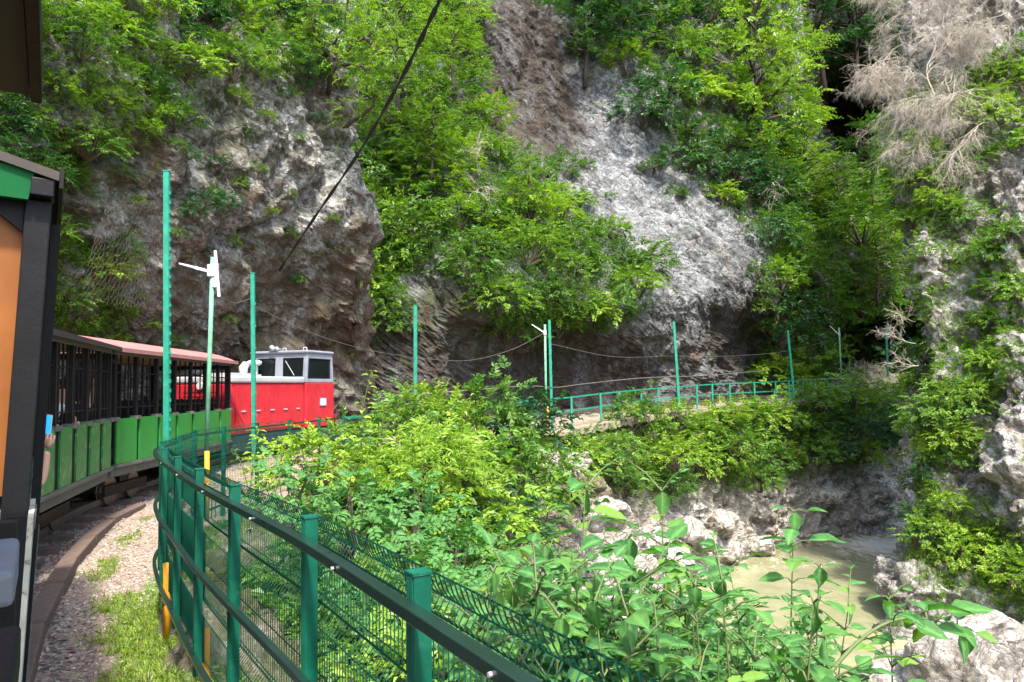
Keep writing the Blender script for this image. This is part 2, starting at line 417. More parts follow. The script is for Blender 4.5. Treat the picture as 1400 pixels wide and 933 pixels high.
class MB:
    """collects boxes, bars, tubes into one mesh"""
    def __init__(s):
        s.v, s.f, s.m = [], [], []

    def add(s, vs, fs, mi=0):
        b = len(s.v); s.v += [tuple(map(float, q)) for q in vs]
        for f in fs:
            s.f.append([b + i for i in f]); s.m.append(mi)
        return s

    def box(s, x0, x1, y0, y1, z0, z1, mi=0):
        vs = [(x, y, z) for z in (z0, z1) for y in (y0, y1) for x in (x0, x1)]
        return s.add(vs, [(0, 2, 3, 1), (4, 5, 7, 6), (0, 1, 5, 4), (2, 6, 7, 3), (0, 4, 6, 2), (1, 3, 7, 5)], mi)

    def bar(s, p0, p1, w, h=None, mi=0, up=(0, 0, 1), taper=1.0):
        p0, p1 = Vector(p0), Vector(p1); h = h or w
        d = (p1 - p0).normalized(); u = Vector(up)
        if abs(d.dot(u)) > 0.95: u = Vector((0, 1, 0)) if abs(d.y) < 0.9 else Vector((1, 0, 0))
        sd = d.cross(u).normalized(); u = sd.cross(d)
        vs = []
        for p, k in ((p0, 1), (p1, taper)):
            for a, b in ((-1, -1), (1, -1), (1, 1), (-1, 1)):
                vs.append(p + sd * (a * w / 2 * k) + u * (b * h / 2 * k))
        return s.add(vs, [(3, 2, 1, 0), (4, 5, 6, 7), (0, 1, 5, 4), (1, 2, 6, 5), (2, 3, 7, 6), (3, 0, 4, 7)], mi)

    def tube(s, pts, r, n=6, mi=0, cap=True):
        pts = [Vector(p) for p in pts]
        rs = r if hasattr(r, '__len__') else [r] * len(pts)
        ring = []; prev = None
        for i, p in enumerate(pts):
            d = (pts[min(i + 1, len(pts) - 1)] - pts[max(i - 1, 0)])
            d = d.normalized() if d.length > 1e-9 else Vector((0, 0, 1))
            if prev is None:
                a = Vector((0, 0, 1)) if abs(d.z) < 0.9 else Vector((1, 0, 0))
                prev = d.cross(a).normalized()
            prev = (prev - d * prev.dot(d)).normalized(); q = d.cross(prev)
            ring.append([p + (prev * math.cos(2 * PI * k / n) + q * math.sin(2 * PI * k / n)) * rs[i] for k in range(n)])
        vs = [q for rr in ring for q in rr]; fs = []
        for i in range(len(pts) - 1):
            for k in range(n):
                fs.append((i * n + k, i * n + (k + 1) % n, (i + 1) * n + (k + 1) % n, (i + 1) * n + k))
        if cap:
            fs.append(tuple(range(n))[::-1]); fs.append(tuple((len(pts) - 1) * n + k for k in range(n)))
        return s.add(vs, fs, mi)

    def prism(s, poly, y0, y1, mi=0):
        """polygon in (x,z) extruded along y"""
        n = len(poly)
        vs = [(x, y0, z) for x, z in poly] + [(x, y1, z) for x, z in poly]
        fs = [tuple(range(n)), tuple(range(2 * n - 1, n - 1, -1))] + [(i, n + i, n + (i + 1) % n, (i + 1) % n) for i in range(n)]
        return s.add(vs, fs, mi)

    def build(s, name, mats, parent=None, bevel=0.0, smooth=False):
        me = bpy.data.meshes.new(name)
        me.from_pydata(s.v, [], s.f)
        for mm in (mats if isinstance(mats, (list, tuple)) else [mats]): me.materials.append(mm)
        me.polygons.foreach_set('material_index', s.m)
        bm = bmesh.new(); bm.from_mesh(me)
        bmesh.ops.recalc_face_normals(bm, faces=bm.faces)
        if bevel:
            es = [e for e in bm.edges if len(e.link_faces) == 2 and e.calc_face_angle(0) > 0.6]
            bmesh.ops.bevel(bm, geom=es, offset=bevel, segments=2, affect='EDGES', profile=0.5)
        bm.to_mesh(me); bm.free()
        if smooth:
            me.polygons.foreach_set('use_smooth', [True] * len(me.polygons))
        me.update()
        return link_mesh(name, me, parent)


def copy_tree(o, parent=None):
    c = o.copy(); COL.objects.link(c)
    if parent is not None: c.parent = parent
    for ch in list(o.children):
        copy_tree(ch, c)
    return c


def catmull(ctrl, n):
    """resample control points (K, D) to n points, Catmull-Rom"""
    ctrl = np.asarray(ctrl, float); K = len(ctrl)
    t = np.linspace(0, K - 1, n); i = np.clip(np.floor(t).astype(int), 0, K - 2); f = (t - i)[:, None]
    if ctrl.ndim == 3: f = f[:, :, None]
    g = lambda j: ctrl[np.clip(j, 0, K - 1)]
    p0, p1, p2, p3 = g(i - 1), g(i), g(i + 1), g(i + 2)
    p0 = np.where((i == 0).reshape(f.shape[:1] + (1,) * (ctrl.ndim - 1)), 2 * p1 - p2, p0)
    p3 = np.where((i == K - 2).reshape(f.shape[:1] + (1,) * (ctrl.ndim - 1)), 2 * p2 - p1, p3)
    return 0.5 * (2 * p1 + (p2 - p0) * f + (2 * p0 - 5 * p1 + 4 * p2 - p3) * f ** 2 + (3 * p1 - p0 - 3 * p2 + p3) * f ** 3)


def in_poly(q, poly):
    x, y = q[:, 0], q[:, 1]; r = np.zeros(len(q), bool); n = len(poly)
    for i in range(n):
        x0, y0 = poly[i]; x1, y1 = poly[(i + 1) % n]
        c = ((y0 > y) != (y1 > y)) & (x < (x1 - x0) * (y - y0) / (y1 - y0 + 1e-9) + x0)
        r ^= c
    return r

# ------------------------------------------------------------------ terrain sheets
def sheet(name, grid, mat, nu, nv, big=0.5, blk=0.35, fine=0.1, bs=0.8, seed=0, stain=None, moss=None, kind='structure', face=None, streak=0.0):
    """rock face through a grid of control points (rows x columns of world points), broken into blocks and ledges"""
    g = np.asarray(grid, float)
    g = catmull(g, nv)                               # down the rows
    g = np.transpose(catmull(np.transpose(g, (1, 0, 2)), nu), (1, 0, 2))
    du = np.gradient(g, axis=1); dv = np.gradient(g, axis=0)
    nrm = np.cross(du, dv); nrm /= np.linalg.norm(nrm, axis=2, keepdims=True) + 1e-9
    toeye = np.array(EYE) - g
    if face is None:
        sgn = np.sign(np.median(np.sum(nrm * toeye, 2)))
    else:
        sgn = np.sign(np.median(np.sum(nrm * np.array(face), 2)))
    nrm *= sgn
    p = g.reshape(-1, 3); n = nrm.reshape(-1, 3)
    warp = np.stack([fbm(p * 0.7 / bs, 3, seed + 40 + k) for k in range(3)], 1) * 0.3 * bs
    q = (p + warp)
    f1, f2, c1 = worley(q / (2.2 * bs) * np.array([1, 1, 0.75]), seed)
    g1, g2, c2 = worley(q / (0.8 * bs), seed + 3)
    h1, h2, c3 = worley(q / (0.33 * bs), seed + 5)
    d = big * fbm(p * 0.22 / bs, 4, seed + 1) + blk * (0.9 * (c1 - 0.5) * np.clip((f2 - f1) * 4, 0, 1) + 0.5 - f1)
    d += blk * 0.5 * ((c2 - 0.5) * np.clip((g2 - g1) * 4, 0, 1) * 0.8 + 0.4 - g1)
    d += fine * ((c3 - 0.5) * np.clip((h2 - h1) * 4, 0, 1) + 0.4 - h1) + fine * 0.6 * fbm(p * 3.0 / bs, 3, seed + 7)
    d -= blk * 0.35 * (1 - np.clip((f2 - f1) * 7, 0, 1))          # fissures
    d += fine * 1.2 * (1 - np.abs(fbm(p * 1.4 / bs, 3, seed + 8)) * 2)
    if streak:
        sdir = np.array([[0.80, 0.1, -0.59], [0.1, 1, 0.1], [0.59, 0.0, 0.80]])
        sq = (p + warp * 0.6) @ sdir.T * np.array([0.35, 0.8, 1.5])
        d += streak * (1 - np.abs(fbm(sq, 5, seed + 12, 0.55)) * 2.2) + streak * 0.5 * (1 - np.abs(fbm(sq * 3.1, 3, seed + 14)) * 2)
    p = p + n * d[:, None]
    P3 = p.reshape(nv, nu, 3)
    du = np.gradient(P3, axis=1); dv = np.gradient(P3, axis=0)
    nn = np.cross(du, dv); nn /= np.linalg.norm(nn, axis=2, keepdims=True) + 1e-9; nn *= sgn
    idx = np.arange(nu * nv).reshape(nv, nu)
    fs = np.stack([idx[:-1, :-1], idx[1:, :-1], idx[1:, 1:], idx[:-1, 1:]], -1).reshape(-1, 4)
    pix, dep = proj(p)
    at = {'stain': ('POINT', np.zeros(len(p)) if stain is None else np.clip(stain(pix, p, nn.reshape(-1, 3)), 0, 1)),
          'moss': ('POINT', np.zeros(len(p)) if moss is None else np.clip(moss(pix, p, nn.reshape(-1, 3)), 0, 1))}
    me = np_mesh(name, p, fs, mat, None, at, smooth=False)
    o = link_mesh(name, me)
    if kind: o['kind'] = kind
    return dict(o=o, p=p, n=nn.reshape(-1, 3), pix=pix, dep=dep)


def gridpx(rows):
    return [[P(*c) for c in r] for r in rows]


def blob(pix, lst):
    """soft union of discs (x, y, r) -> 0..1"""
    r = np.zeros(len(pix))
    for x, y, rad in lst:
        dd = np.hypot(pix[:, 0] - x, pix[:, 1] - y) / rad
        r = np.maximum(r, np.clip(1.6 - dd * 1.2, 0, 1))
    return r


# --- cliff on the left, above the train
colx = [-260, -60, 60, 150, 240, 330, 410, 470, 500]
def lc_row(y, ds, edge, back=4.0):
    r = []
    for x, d in zip(colx, ds):
        xx = x if x < 200 else 200 + (x - 200) * (edge - 200) / 300.0
        r.append((xx, y, d))
    r.append((edge + 2, y, ds[-1] + back * 0.5)); r.append((edge - 22, y, ds[-1] + back + 2))
    return r
LC_rows = [lc_row(-260, [11, 14, 16, 17.6, 19.5, 22, 24.5, 26, 27], 410),
           lc_row(-100, [10, 12.6, 14.6, 16.2, 18, 20.4, 22.7, 24, 25], 415),
           lc_row(0, [9.4, 12, 13.8, 15.3, 17, 19.2, 21.3, 22.8, 23.5], 428),
           lc_row(70, [9.2, 11.8, 13.4, 14.8, 16.3, 18.3, 20.3, 21.8, 22.6], 446),
           lc_row(140, [9.2, 11.8, 13.5, 14.9, 16.4, 18.4, 20.5, 22.3, 23.1], 462),
           lc_row(220, [9.3, 12.0, 13.7, 15.1, 16.6, 18.6, 20.6, 22.0, 22.8], 470),
           lc_row(300, [9.5, 12.3, 13.9, 15.4, 17.0, 19.1, 21.0, 22.2, 23.0], 496),
           lc_row(360, [9.7, 12.6, 14.1, 15.6, 17.3, 19.5, 21.4, 22.5, 23.1], 502),
           lc_row(420, [9.8, 12.8, 14.5, 15.8, 17.6, 19.8, 21.8, 22.8, 23.4], 502),
           lc_row(465, [9.9, 13, 15, 16.4, 18.2, 20.5, 22.5, 23.5, 24.0], 497),
           lc_row(530, [10, 13.2, 15.3, 17.0, 18.9, 21.2, 23.1, 24.3, 24.9], 486),
           lc_row(640, [10, 13.2, 15.4, 17.1, 19.0, 21.3, 23.4, 25.0, 26], 470)]
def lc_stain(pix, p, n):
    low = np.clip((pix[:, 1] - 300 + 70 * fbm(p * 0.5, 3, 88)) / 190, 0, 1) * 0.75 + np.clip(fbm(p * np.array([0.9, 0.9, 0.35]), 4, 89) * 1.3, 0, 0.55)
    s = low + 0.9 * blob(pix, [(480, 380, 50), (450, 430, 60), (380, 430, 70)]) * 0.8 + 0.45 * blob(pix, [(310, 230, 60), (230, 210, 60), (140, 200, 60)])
    return s + np.clip(-n[:, 2], 0, 1) * 0.3  # rock facing downwards turns browner
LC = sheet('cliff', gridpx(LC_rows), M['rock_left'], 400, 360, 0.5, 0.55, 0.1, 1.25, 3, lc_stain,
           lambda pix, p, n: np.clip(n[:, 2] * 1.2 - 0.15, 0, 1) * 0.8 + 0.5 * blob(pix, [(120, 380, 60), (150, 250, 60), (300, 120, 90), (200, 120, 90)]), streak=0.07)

# --- middle cliff: green slope, brown undercut, white buttress with the cave
MX = [420, 500, 560, 620, 700, 780, 860, 940, 1000, 1040]
def mc_row(y, ds, edge=None, dback=4.0):
    r = []
    for x, d in zip(MX, ds):
        xx = x if (edge is None or x < 700) else 700 + (x - 700) * (edge - 700) / 340.0
        r.append((xx, y, d))
    e = edge or 1040
    r.append((e + 8, y, ds[-1] + dback * 0.6)); r.append((e - 6, y, ds[-1] + dback + 4)); 
    return r
MC_rows = [mc_row(-220, [54, 54, 54, 55, 57, 58, 60, 64, 68, 72], 1120),
           mc_row(-100, [47, 46, 46, 46, 48, 50, 53, 57, 61, 66], 1110),
           mc_row(0, [42, 41, 41, 42, 43.5, 46, 50, 54, 58, 62], 1095),
           mc_row(100, [38, 37, 37, 38.5, 42, 44.5, 47, 50.5, 54, 58], 1085),
           mc_row(170, [36, 34.5, 34.5, 36, 40, 43, 45, 47.5, 50.5, 53.5], 1070),
           mc_row(240, [33.5, 32.3, 32, 32.3, 35.5, 40, 42.4, 44.2, 46.5, 49], 1058),
           mc_row(310, [31.5, 30.4, 30.2, 29.9, 31.0, 35, 39.2, 40.8, 43, 45.5], 1048),
           mc_row(370, [30.5, 29, 28.8, 28.4, 28.9, 31, 36, 38.4, 40, 42.5], 1044),
           mc_row(410, [30, 28.4, 28.2, 27.8, 28.3, 30, 33.6, 37.2, 39.5, 43], 1046),
           mc_row(440, [29, 27.9, 27.9, 27.9, 29, 31, 33.9, 37.4, 42.5, 46], 1050),
           mc_row(470, [28.6, 27.8, 27.9, 28.2, 30.4, 32.8, 35, 38.2, 45, 47.5], 1052),
           mc_row(510, [28.3, 27.6, 27.9, 28.6, 31, 33.7, 36, 39.3, 45.5, 48], 1053),
           mc_row(550, [28.0, 27.2, 27.6, 28.5, 30.6, 33.2, 35.8, 39.3, 45.3, 48], 1053),
           mc_row(620, [27.8, 26.8, 27.2, 28.0, 30.0, 32.6, 35.4, 39, 45, 48], 1053)]
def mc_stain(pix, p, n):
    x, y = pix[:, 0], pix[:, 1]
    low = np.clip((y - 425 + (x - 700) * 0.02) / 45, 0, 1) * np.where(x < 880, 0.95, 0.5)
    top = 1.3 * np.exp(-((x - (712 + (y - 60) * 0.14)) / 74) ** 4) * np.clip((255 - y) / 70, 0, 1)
    cave = blob(pix, [(1000, 470, 50), (1030, 440, 40)]) * 0.9  # cave walls coloured dark brown
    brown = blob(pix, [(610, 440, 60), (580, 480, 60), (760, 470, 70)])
    return np.maximum.reduce([low, top, cave, brown]) + np.clip(-n[:, 2], 0, 1) * 0.25  # more brown where the face turns down
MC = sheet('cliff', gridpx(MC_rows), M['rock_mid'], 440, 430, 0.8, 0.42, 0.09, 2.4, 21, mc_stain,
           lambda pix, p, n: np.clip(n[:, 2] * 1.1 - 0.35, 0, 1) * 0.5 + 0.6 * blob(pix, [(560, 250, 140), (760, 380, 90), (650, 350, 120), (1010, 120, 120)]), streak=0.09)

# --- valley head behind: steep forest floor, with an overhang added to shade the gap
BX = [760, 860, 950, 1020, 1080, 1140, 1190, 1250, 1340, 1460]
BC_rows = [[(x, y, d) for x, d in zip(BX, ds)] for y, ds in [
    (-260, [84, 88, 92, 96, 100, 108, 112, 112, 110, 108]),
    (-80, [70, 74, 78, 82, 84, 84, 84, 90, 90, 90]),
    (40, [64, 66, 68, 72, 76, 80, 82, 84, 82, 80]),
    (140, [60, 61, 63, 65, 70, 98, 100, 84, 76, 74]),
    (205, [57, 57, 58, 60, 64, 96, 98, 78, 70, 68]),
    (300, [55, 55, 55, 55, 55, 58, 62, 64, 64, 62]),
    (390, [54, 53, 52, 50, 48, 48.5, 49.5, 54, 58, 58]),
    (430, [54, 53, 52, 48, 47.5, 58, 60, 58, 57, 56]),
    (490, [53, 52, 50, 46.5, 46, 58, 60, 58, 56, 54]),
    (520, [52, 51, 49, 46, 45.0, 47, 52, 54, 53, 52]),
    (570, [50, 50, 48, 45, 44, 45.5, 50, 52, 51, 50])]]
BC = sheet('hillside', gridpx(BC_rows), M['rock_back'], 220, 240, 1.2, 0.8, 0.3, 2.2, 33,
           lambda pix, p, n: 0.7 + 0 * p[:, 0], lambda pix, p, n: 0.75 + 0 * p[:, 0])

# --- cliff on the right bank
def rc_row(y, edge, de, dr, back=6):
    xs = [edge - 6, edge + 6, edge, edge + 35, edge + 85, 1375, 1470, 1600, 1850, 2300]
    dr = dr + (de - dr) * 0.72 + max(0, 660 - y) * 0.0085; de = de + max(0, 660 - y) * 0.0078
    ds = [de + back + 6, de + back * 0.5, de, de - (de - dr) * 0.22, de - (de - dr) * 0.55, dr, dr - 1.4, dr - 2.5, dr - 4.0, dr - 6.5]
    return [(x, y, d) for x, d in zip(xs, ds)]
RC_rows = [rc_row(-260, 1300, 30, 24), rc_row(-120, 1270, 28, 21.5), rc_row(0, 1245, 26.5, 20), rc_row(100, 1235, 25.5, 19),
           rc_row(180, 1238, 25, 18.2), rc_row(250, 1250, 24.5, 17.6), rc_row(320, 1258, 24.3, 17.3), rc_row(400, 1258, 24.5, 17.4),
           rc_row(460, 1270, 24.3, 17.2), rc_row(520, 1268, 24.3, 17.1), rc_row(590, 1264, 24.3, 17.0), rc_row(650, 1266, 24.3, 16.8),
           rc_row(710, 1262, 24.0, 17.2), rc_row(760, 1246, 23.6, 17.8), rc_row(805, 1226, 22.8, 18.4), rc_row(860, 1222, 22.4, 18.2), rc_row(960, 1215, 21, 17.6)]
RC = sheet('cliff', gridpx(RC_rows), M['rock_right'], 380, 480, 0.5, 0.7, 0.15, 1.15, 51,
           lambda pix, p, n: 0.3 * blob(pix, [(1330, 180, 80), (1280, 680, 60), (1270, 560, 60)]) + np.clip(-n[:, 2] * 1.1, 0, 0.6),  # last term: browner on downward faces
           lambda pix, p, n: np.clip(n[:, 2] * 1.3 - 0.5, 0, 1) * 0.25 + 0.4 * blob(pix, [(1290, 580, 60), (1300, 760, 70), (1330, 480, 50)]))

# --- ground corridor under track and path, then the bank down to the river
Fpts = [(3.4, -5), (1.9, -2), (0.75, 0.15), (-0.226, 1.74), (-0.7, 2.53), (-1.3, 3.44), (-1.79, 4.2), (-2.3, 5.05), (-2.78, 5.86), (-3.22, 6.75),
        (-3.52, 7.77), (-3.82, 8.8), (-3.86, 9.8), (-3.8, 10.9), (-3.65, 12.0), (-3.46, 13.1), (-3.27, 14.2), (-2.9, 15.25), (-2.45, 16.3), (-1.95, 17.3),
        (-1.4, 18.3), (-0.85, 19.3), (-0.25, 20.5), (0.66, 22.6), (1.3, 23.7), (1.98, 24.8), (3.2, 26.8), (4.06, 28.0), (5.13, 29.3), (6.0, 30.3), (7.04, 31.3), (8.08, 32.2),
        (8.98, 33.0), (10.0, 33.8), (11.5, 34.9), (12.8, 35.7), (14.6, 37.6), (16.4, 40.0), (19, 43.0), (22, 45), (25, 46.5)]
Lpts = [(-1, -6), (-2.6, -3), (-3.9, -1), (-5, 1.2), (-5.5, 2), (-6.1, 3), (-6.6, 4), (-7.2, 5), (-7.7, 6), (-8.2, 7),
        (-8.7, 8), (-9.1, 9.2), (-9.4, 10.4), (-9.7, 12), (-9.9, 13.6), (-10, 15), (-10, 16.6), (-9.6, 18.4), (-9.1, 20.0), (-8.3, 21.8),
        (-7.5, 23.4), (-6.6, 24.9), (-5.2, 26.6), (-3.4, 28.2), (-2.4, 29.2), (-1.4, 30.2), (0.2, 31.7), (1.4, 32.8), (2.6, 34), (3.6, 35.2), (4.8, 36.4), (6, 37.6),
        (7.2, 38.7), (8.4, 39.8), (10, 41), (11.6, 42.5), (13, 44), (14.4, 46), (16.5, 48.6), (19, 50.5), (22, 52)]
TC = [(-0.2, -1.6), (-2.2, 1.79), (-3.4, 3.7), (-4.66, 5.68), (-5.34, 6.6), (-6.0, 8.3), (-6.74, 10.55), (-7.05, 13), (-7.18, 15.4), (-7.1, 17.15), (-6.6, 19.3), (-6.0, 21.36), (-4.9, 23.6), (-3.0, 25.6), (-0.6, 27.6), (2.2, 30.2), (6.2, 34.0), (11, 37.7), (15.2, 41.9), (21, 47)]
def zpath(y):
    return np.interp(y, [-10, 7, 14, 20, 25, 28, 32.8, 36, 44, 60], [0, 0, 0.12, 0.32, 0.5, 0.63, 0.86, 0.96, 1.15, 1.3])
tc_d = catmull(np.array(TC, float), 400)
def track_dist(p):
    r = np.empty(len(p))
    for i in range(0, len(p), 4000):
        q = p[i:i + 4000, None, :2] - tc_d[None]
        r[i:i + 4000] = np.sqrt((q ** 2).sum(2).min(1))
    return r
Fp = catmull(np.array(Fpts, float), 520); Lp = catmull(np.array(Lpts, float), 520)
out_n = np.gradient(Fp, axis=0); out_n = np.stack([out_n[:, 1], -out_n[:, 0]], 1); out_n /= np.linalg.norm(out_n, axis=1, keepdims=True)
Fo = Fp + out_n * 0.28
tt = np.linspace(0, 1, 110)[None, :, None]
xy = Lp[:, None] * (1 - tt) + Fo[:, None] * tt
pv = np.concatenate([xy, zpath(xy[..., 1])[..., None]], 2).reshape(-1, 3)
td = track_dist(pv)
edge_d = np.linalg.norm(xy - Fp[:, None], axis=2).ravel() * np.where((tt[..., 0] * np.ones((520, 1))).ravel() > 2, -1, 1)
bal = np.clip((1.12 - td) / 0.12, 0, 1)
bal = np.maximum(bal, ((tt[..., 0] * np.ones((520, 1))).ravel() < 0.3) * 1.0)
grs = np.clip(1 - np.abs(td - 1.42) / 0.3, 0, 1) * 0.5 + np.clip((0.5 - edge_d) / 0.3, 0, 1) * 0.8
grs *= (1 - bal)
pv[:, 2] += 0.03 * fbm(pv * 1.1, 3, 5) + 0.012 * fbm(pv * 7, 2, 6) + bal * 0.03 - np.clip(edge_d * 0, 0, 1)
idx = np.arange(len(pv)).reshape(520, 110)
fs = np.stack([idx[:-1, :-1], idx[:-1, 1:], idx[1:, 1:], idx[1:, :-1]], -1).reshape(-1, 4)
gme = np_mesh('path', pv, fs, M['path_ground'], None, {'ballast': ('POINT', bal), 'grass': ('POINT', grs)}, True)
path_o = tag(link_mesh('path', gme), kind='structure')

RIV = -5.5
Bst = [((3.4, -5), (11, -5)), ((1.9, -2), (9.4, 1.5)), ((0.75, 0.15), (8, 5)), ((-0.7, 2.53), (6.4, 10)), ((-1.79, 4.2), (5.2, 13.5)), ((-2.78, 5.86), (4.2, 16)), ((-3.52, 7.77), (3.5, 18)), ((-3.86, 9.8), (3.5, 19.6)),
       ((-3.65, 12), (4.0, 21.5)), ((-3.27, 14.2), (4.8, 23.5)), ((-1.95, 17.3), (5.8, 25.4)), ((-0.25, 20.5), (6.5, 27.6)), ((1.98, 24.8), (7.9, 29.8)), ((4.06, 28), (9.8, 31.6)), ((6.0, 30.3), (11.6, 33.0)),
       ((8.08, 32.2), (13.7, 34.5)), ((10, 33.8), (16.0, 35.8)), ((12.8, 35.7), (19.4, 37.2)), ((16.4, 40), (24, 40)), ((22, 45), (30, 44)), ((30, 50), (38, 49))]
near_prof = [(-0.02, 0.02), (0.05, -0.12), (0.14, -0.75), (0.28, -1.5), (0.45, -2.5), (0.65, -3.6), (0.82, -4.6), (0.93, -5.3), (1.0, -5.7), (1.12, -6.6)]
far_prof = [(-0.02, 0.0), (0.03, -0.35), (0.1, -1.2), (0.25, -2.0), (0.42, -2.7), (0.55, -3.3), (0.68, -4.1), (0.8, -5.2), (0.93, -6.0), (1.12, -7.6)]
rows = []
for (f, r) in Bst:
    k = min(1, max(0, (f[1] - 17) / 10)); f = np.array(f); r = np.array(r); zf = float(zpath(f[1])) - 0.03
    u = (r - f) / np.linalg.norm(r - f)
    row = []
    for (a, b) in zip(near_prof, far_prof):
        t = a[0] * (1 - k) + b[0] * k; z = a[1] * (1 - k) + b[1] * k
        p = f + u * 0.2 + (r - f) * t
        row.append((p[0], p[1], zf + z * (5.7 + zf) / (5.7 + 1.0 * k) if z < 0 else zf + z))
    rows.append(row)
BK = sheet('river_bank', rows, M['rock_bank'], 200, 460, 0.25, 0.3, 0.12, 1.0, 71,
           lambda pix, p, n: np.clip((p[:, 2] + 3.0) / 1.2, 0, 1) * 0.85,
           lambda pix, p, n: np.clip((p[:, 2] + 3.4) / 1.2, 0, 1) * 0.8 * (1 - blob(pix, [(780, 740, 70), (830, 700, 50), (740, 780, 60)])), face=(0.5, -0.3, 1))

# river: one sheet of water
wx = np.linspace(-2, 42, 240); wy = np.linspace(-8, 60, 300)
X, Y = np.meshgrid(wx, wy)
wp = np.stack([X, Y, np.full_like(X, RIV)], -1).reshape(-1, 3)
wp[:, 2] += 0.025 * fbm(wp * np.array([0.9, 0.6, 1]), 3, 91)
wpix, _ = proj(wp)
foam = np.clip(1 - np.hypot((wp[:, 0] - 17.0) / 4.2, (wp[:, 1] - 34) / 3.2), 0, 1) * 0.95 + 0.2
foam += 0.25 * np.exp(-((wp[:, 1] - 31) / 1.6) ** 2) 
idx = np.arange(len(wp)).reshape(300, 240)
fs = np.stack([idx[:-1, :-1], idx[:-1, 1:], idx[1:, 1:], idx[1:, :-1]], -1).reshape(-1, 4)
tag(link_mesh('river', np_mesh('river', wp, fs, M['river'], None, {'foam': ('POINT', foam)}, True)), kind='structure')

# ground: one sheet under everything, out past the canyon
gx = np.linspace(-260, 260, 60)
X, Y = np.meshgrid(gx, gx + 60)
gp = np.stack([X, Y, np.full_like(X, -9.0)], -1).reshape(-1, 3)
idx = np.arange(3600).reshape(60, 60)
fs = np.stack([idx[:-1, :-1], idx[:-1, 1:], idx[1:, 1:], idx[1:, :-1]], -1).reshape(-1, 4)
tag(link_mesh('ground', np_mesh('ground', gp, fs, M['rock_back'], None, {'stain': ('POINT', np.ones(3600)), 'moss': ('POINT', np.ones(3600))})), kind='structure')


# ------------------------------------------------------------------ leaves
def unit(v):
    return v / (np.linalg.norm(v, axis=-1, keepdims=True) + 1e-9)


def leaf_geo(pos, d, nrm, L, w=0.5, fold=0.12, droop=0.15, rnd=None):
    """simple folded leaves: 2 triangles each"""
    n = len(pos); L = np.broadcast_to(np.asarray(L, float), (n,))[:, None]
    d = unit(d); s = unit(np.cross(nrm, d)); nn = np.cross(d, s)
    v = np.empty((n, 4, 3))
    v[:, 0] = pos
    v[:, 1] = pos + d * L * 0.45 + s * L * w * 0.5 + nn * L * fold
    v[:, 2] = pos + d * L - nn * L * droop
    v[:, 3] = pos + d * L * 0.45 - s * L * w * 0.5 + nn * L * fold
    b = np.arange(n)[:, None] * 4
    f = np.stack([b + [0, 1, 2], b + [0, 2, 3]], 1).reshape(-1, 3)
    r = RNG.random(n) if rnd is None else rnd
    return v.reshape(-1, 3), f, np.repeat(r, 2)


OV = [(0.0, 0.0), (0.1, 0.26), (0.28, 0.47), (0.5, 0.46), (0.75, 0.27), (0.92, 0.08), (1.0, 0.0)]
def broad_geo(pos, d, nrm, L, w=0.62, fold=0.1, droop=0.25, rnd=None):
    """ovate leaf with midrib fold and a curved tip: for plants close to the camera"""
    n = len(pos); L = np.broadcast_to(np.asarray(L, float), (n,))[:, None]
    d = unit(d); s = unit(np.cross(nrm, d)); nn = np.cross(d, s)
    w = np.broadcast_to(np.asarray(w, float), (n,))[:, None]; dr = np.broadcast_to(np.asarray(droop, float), (n,))[:, None]
    k = len(OV); v = np.empty((n, k, 3, 3))
    wave = RNG.normal(0, 0.035, (n, k, 2))
    for i, (t, hw) in enumerate(OV):
        c = pos + d * L * t - nn * L * dr * t * t
        v[:, i, 1] = c
        v[:, i, 0] = c - s * L * w * hw + nn * L * (fold * hw * 1.6 + wave[:, i, :1] * (hw > 0))
        v[:, i, 2] = c + s * L * w * hw + nn * L * (fold * hw * 1.6 + wave[:, i, 1:] * (hw > 0))
    b = np.arange(n)[:, None, None] * (3 * k)
    q = np.arange(k - 1)[None, :, None] * 3
    f1 = b + q + np.array([0, 1, 4, 3]); f2 = b + q + np.array([1, 2, 5, 4])
    f = np.concatenate([f1, f2], 1).reshape(-1, 4)
    r = RNG.random(n) if rnd is None else rnd
    return v.reshape(-1, 3), f, np.repeat(r, 2 * (k - 1))


def rib(nv):
    return np.tile([0.0, 1.0, 0.0], nv // 3)


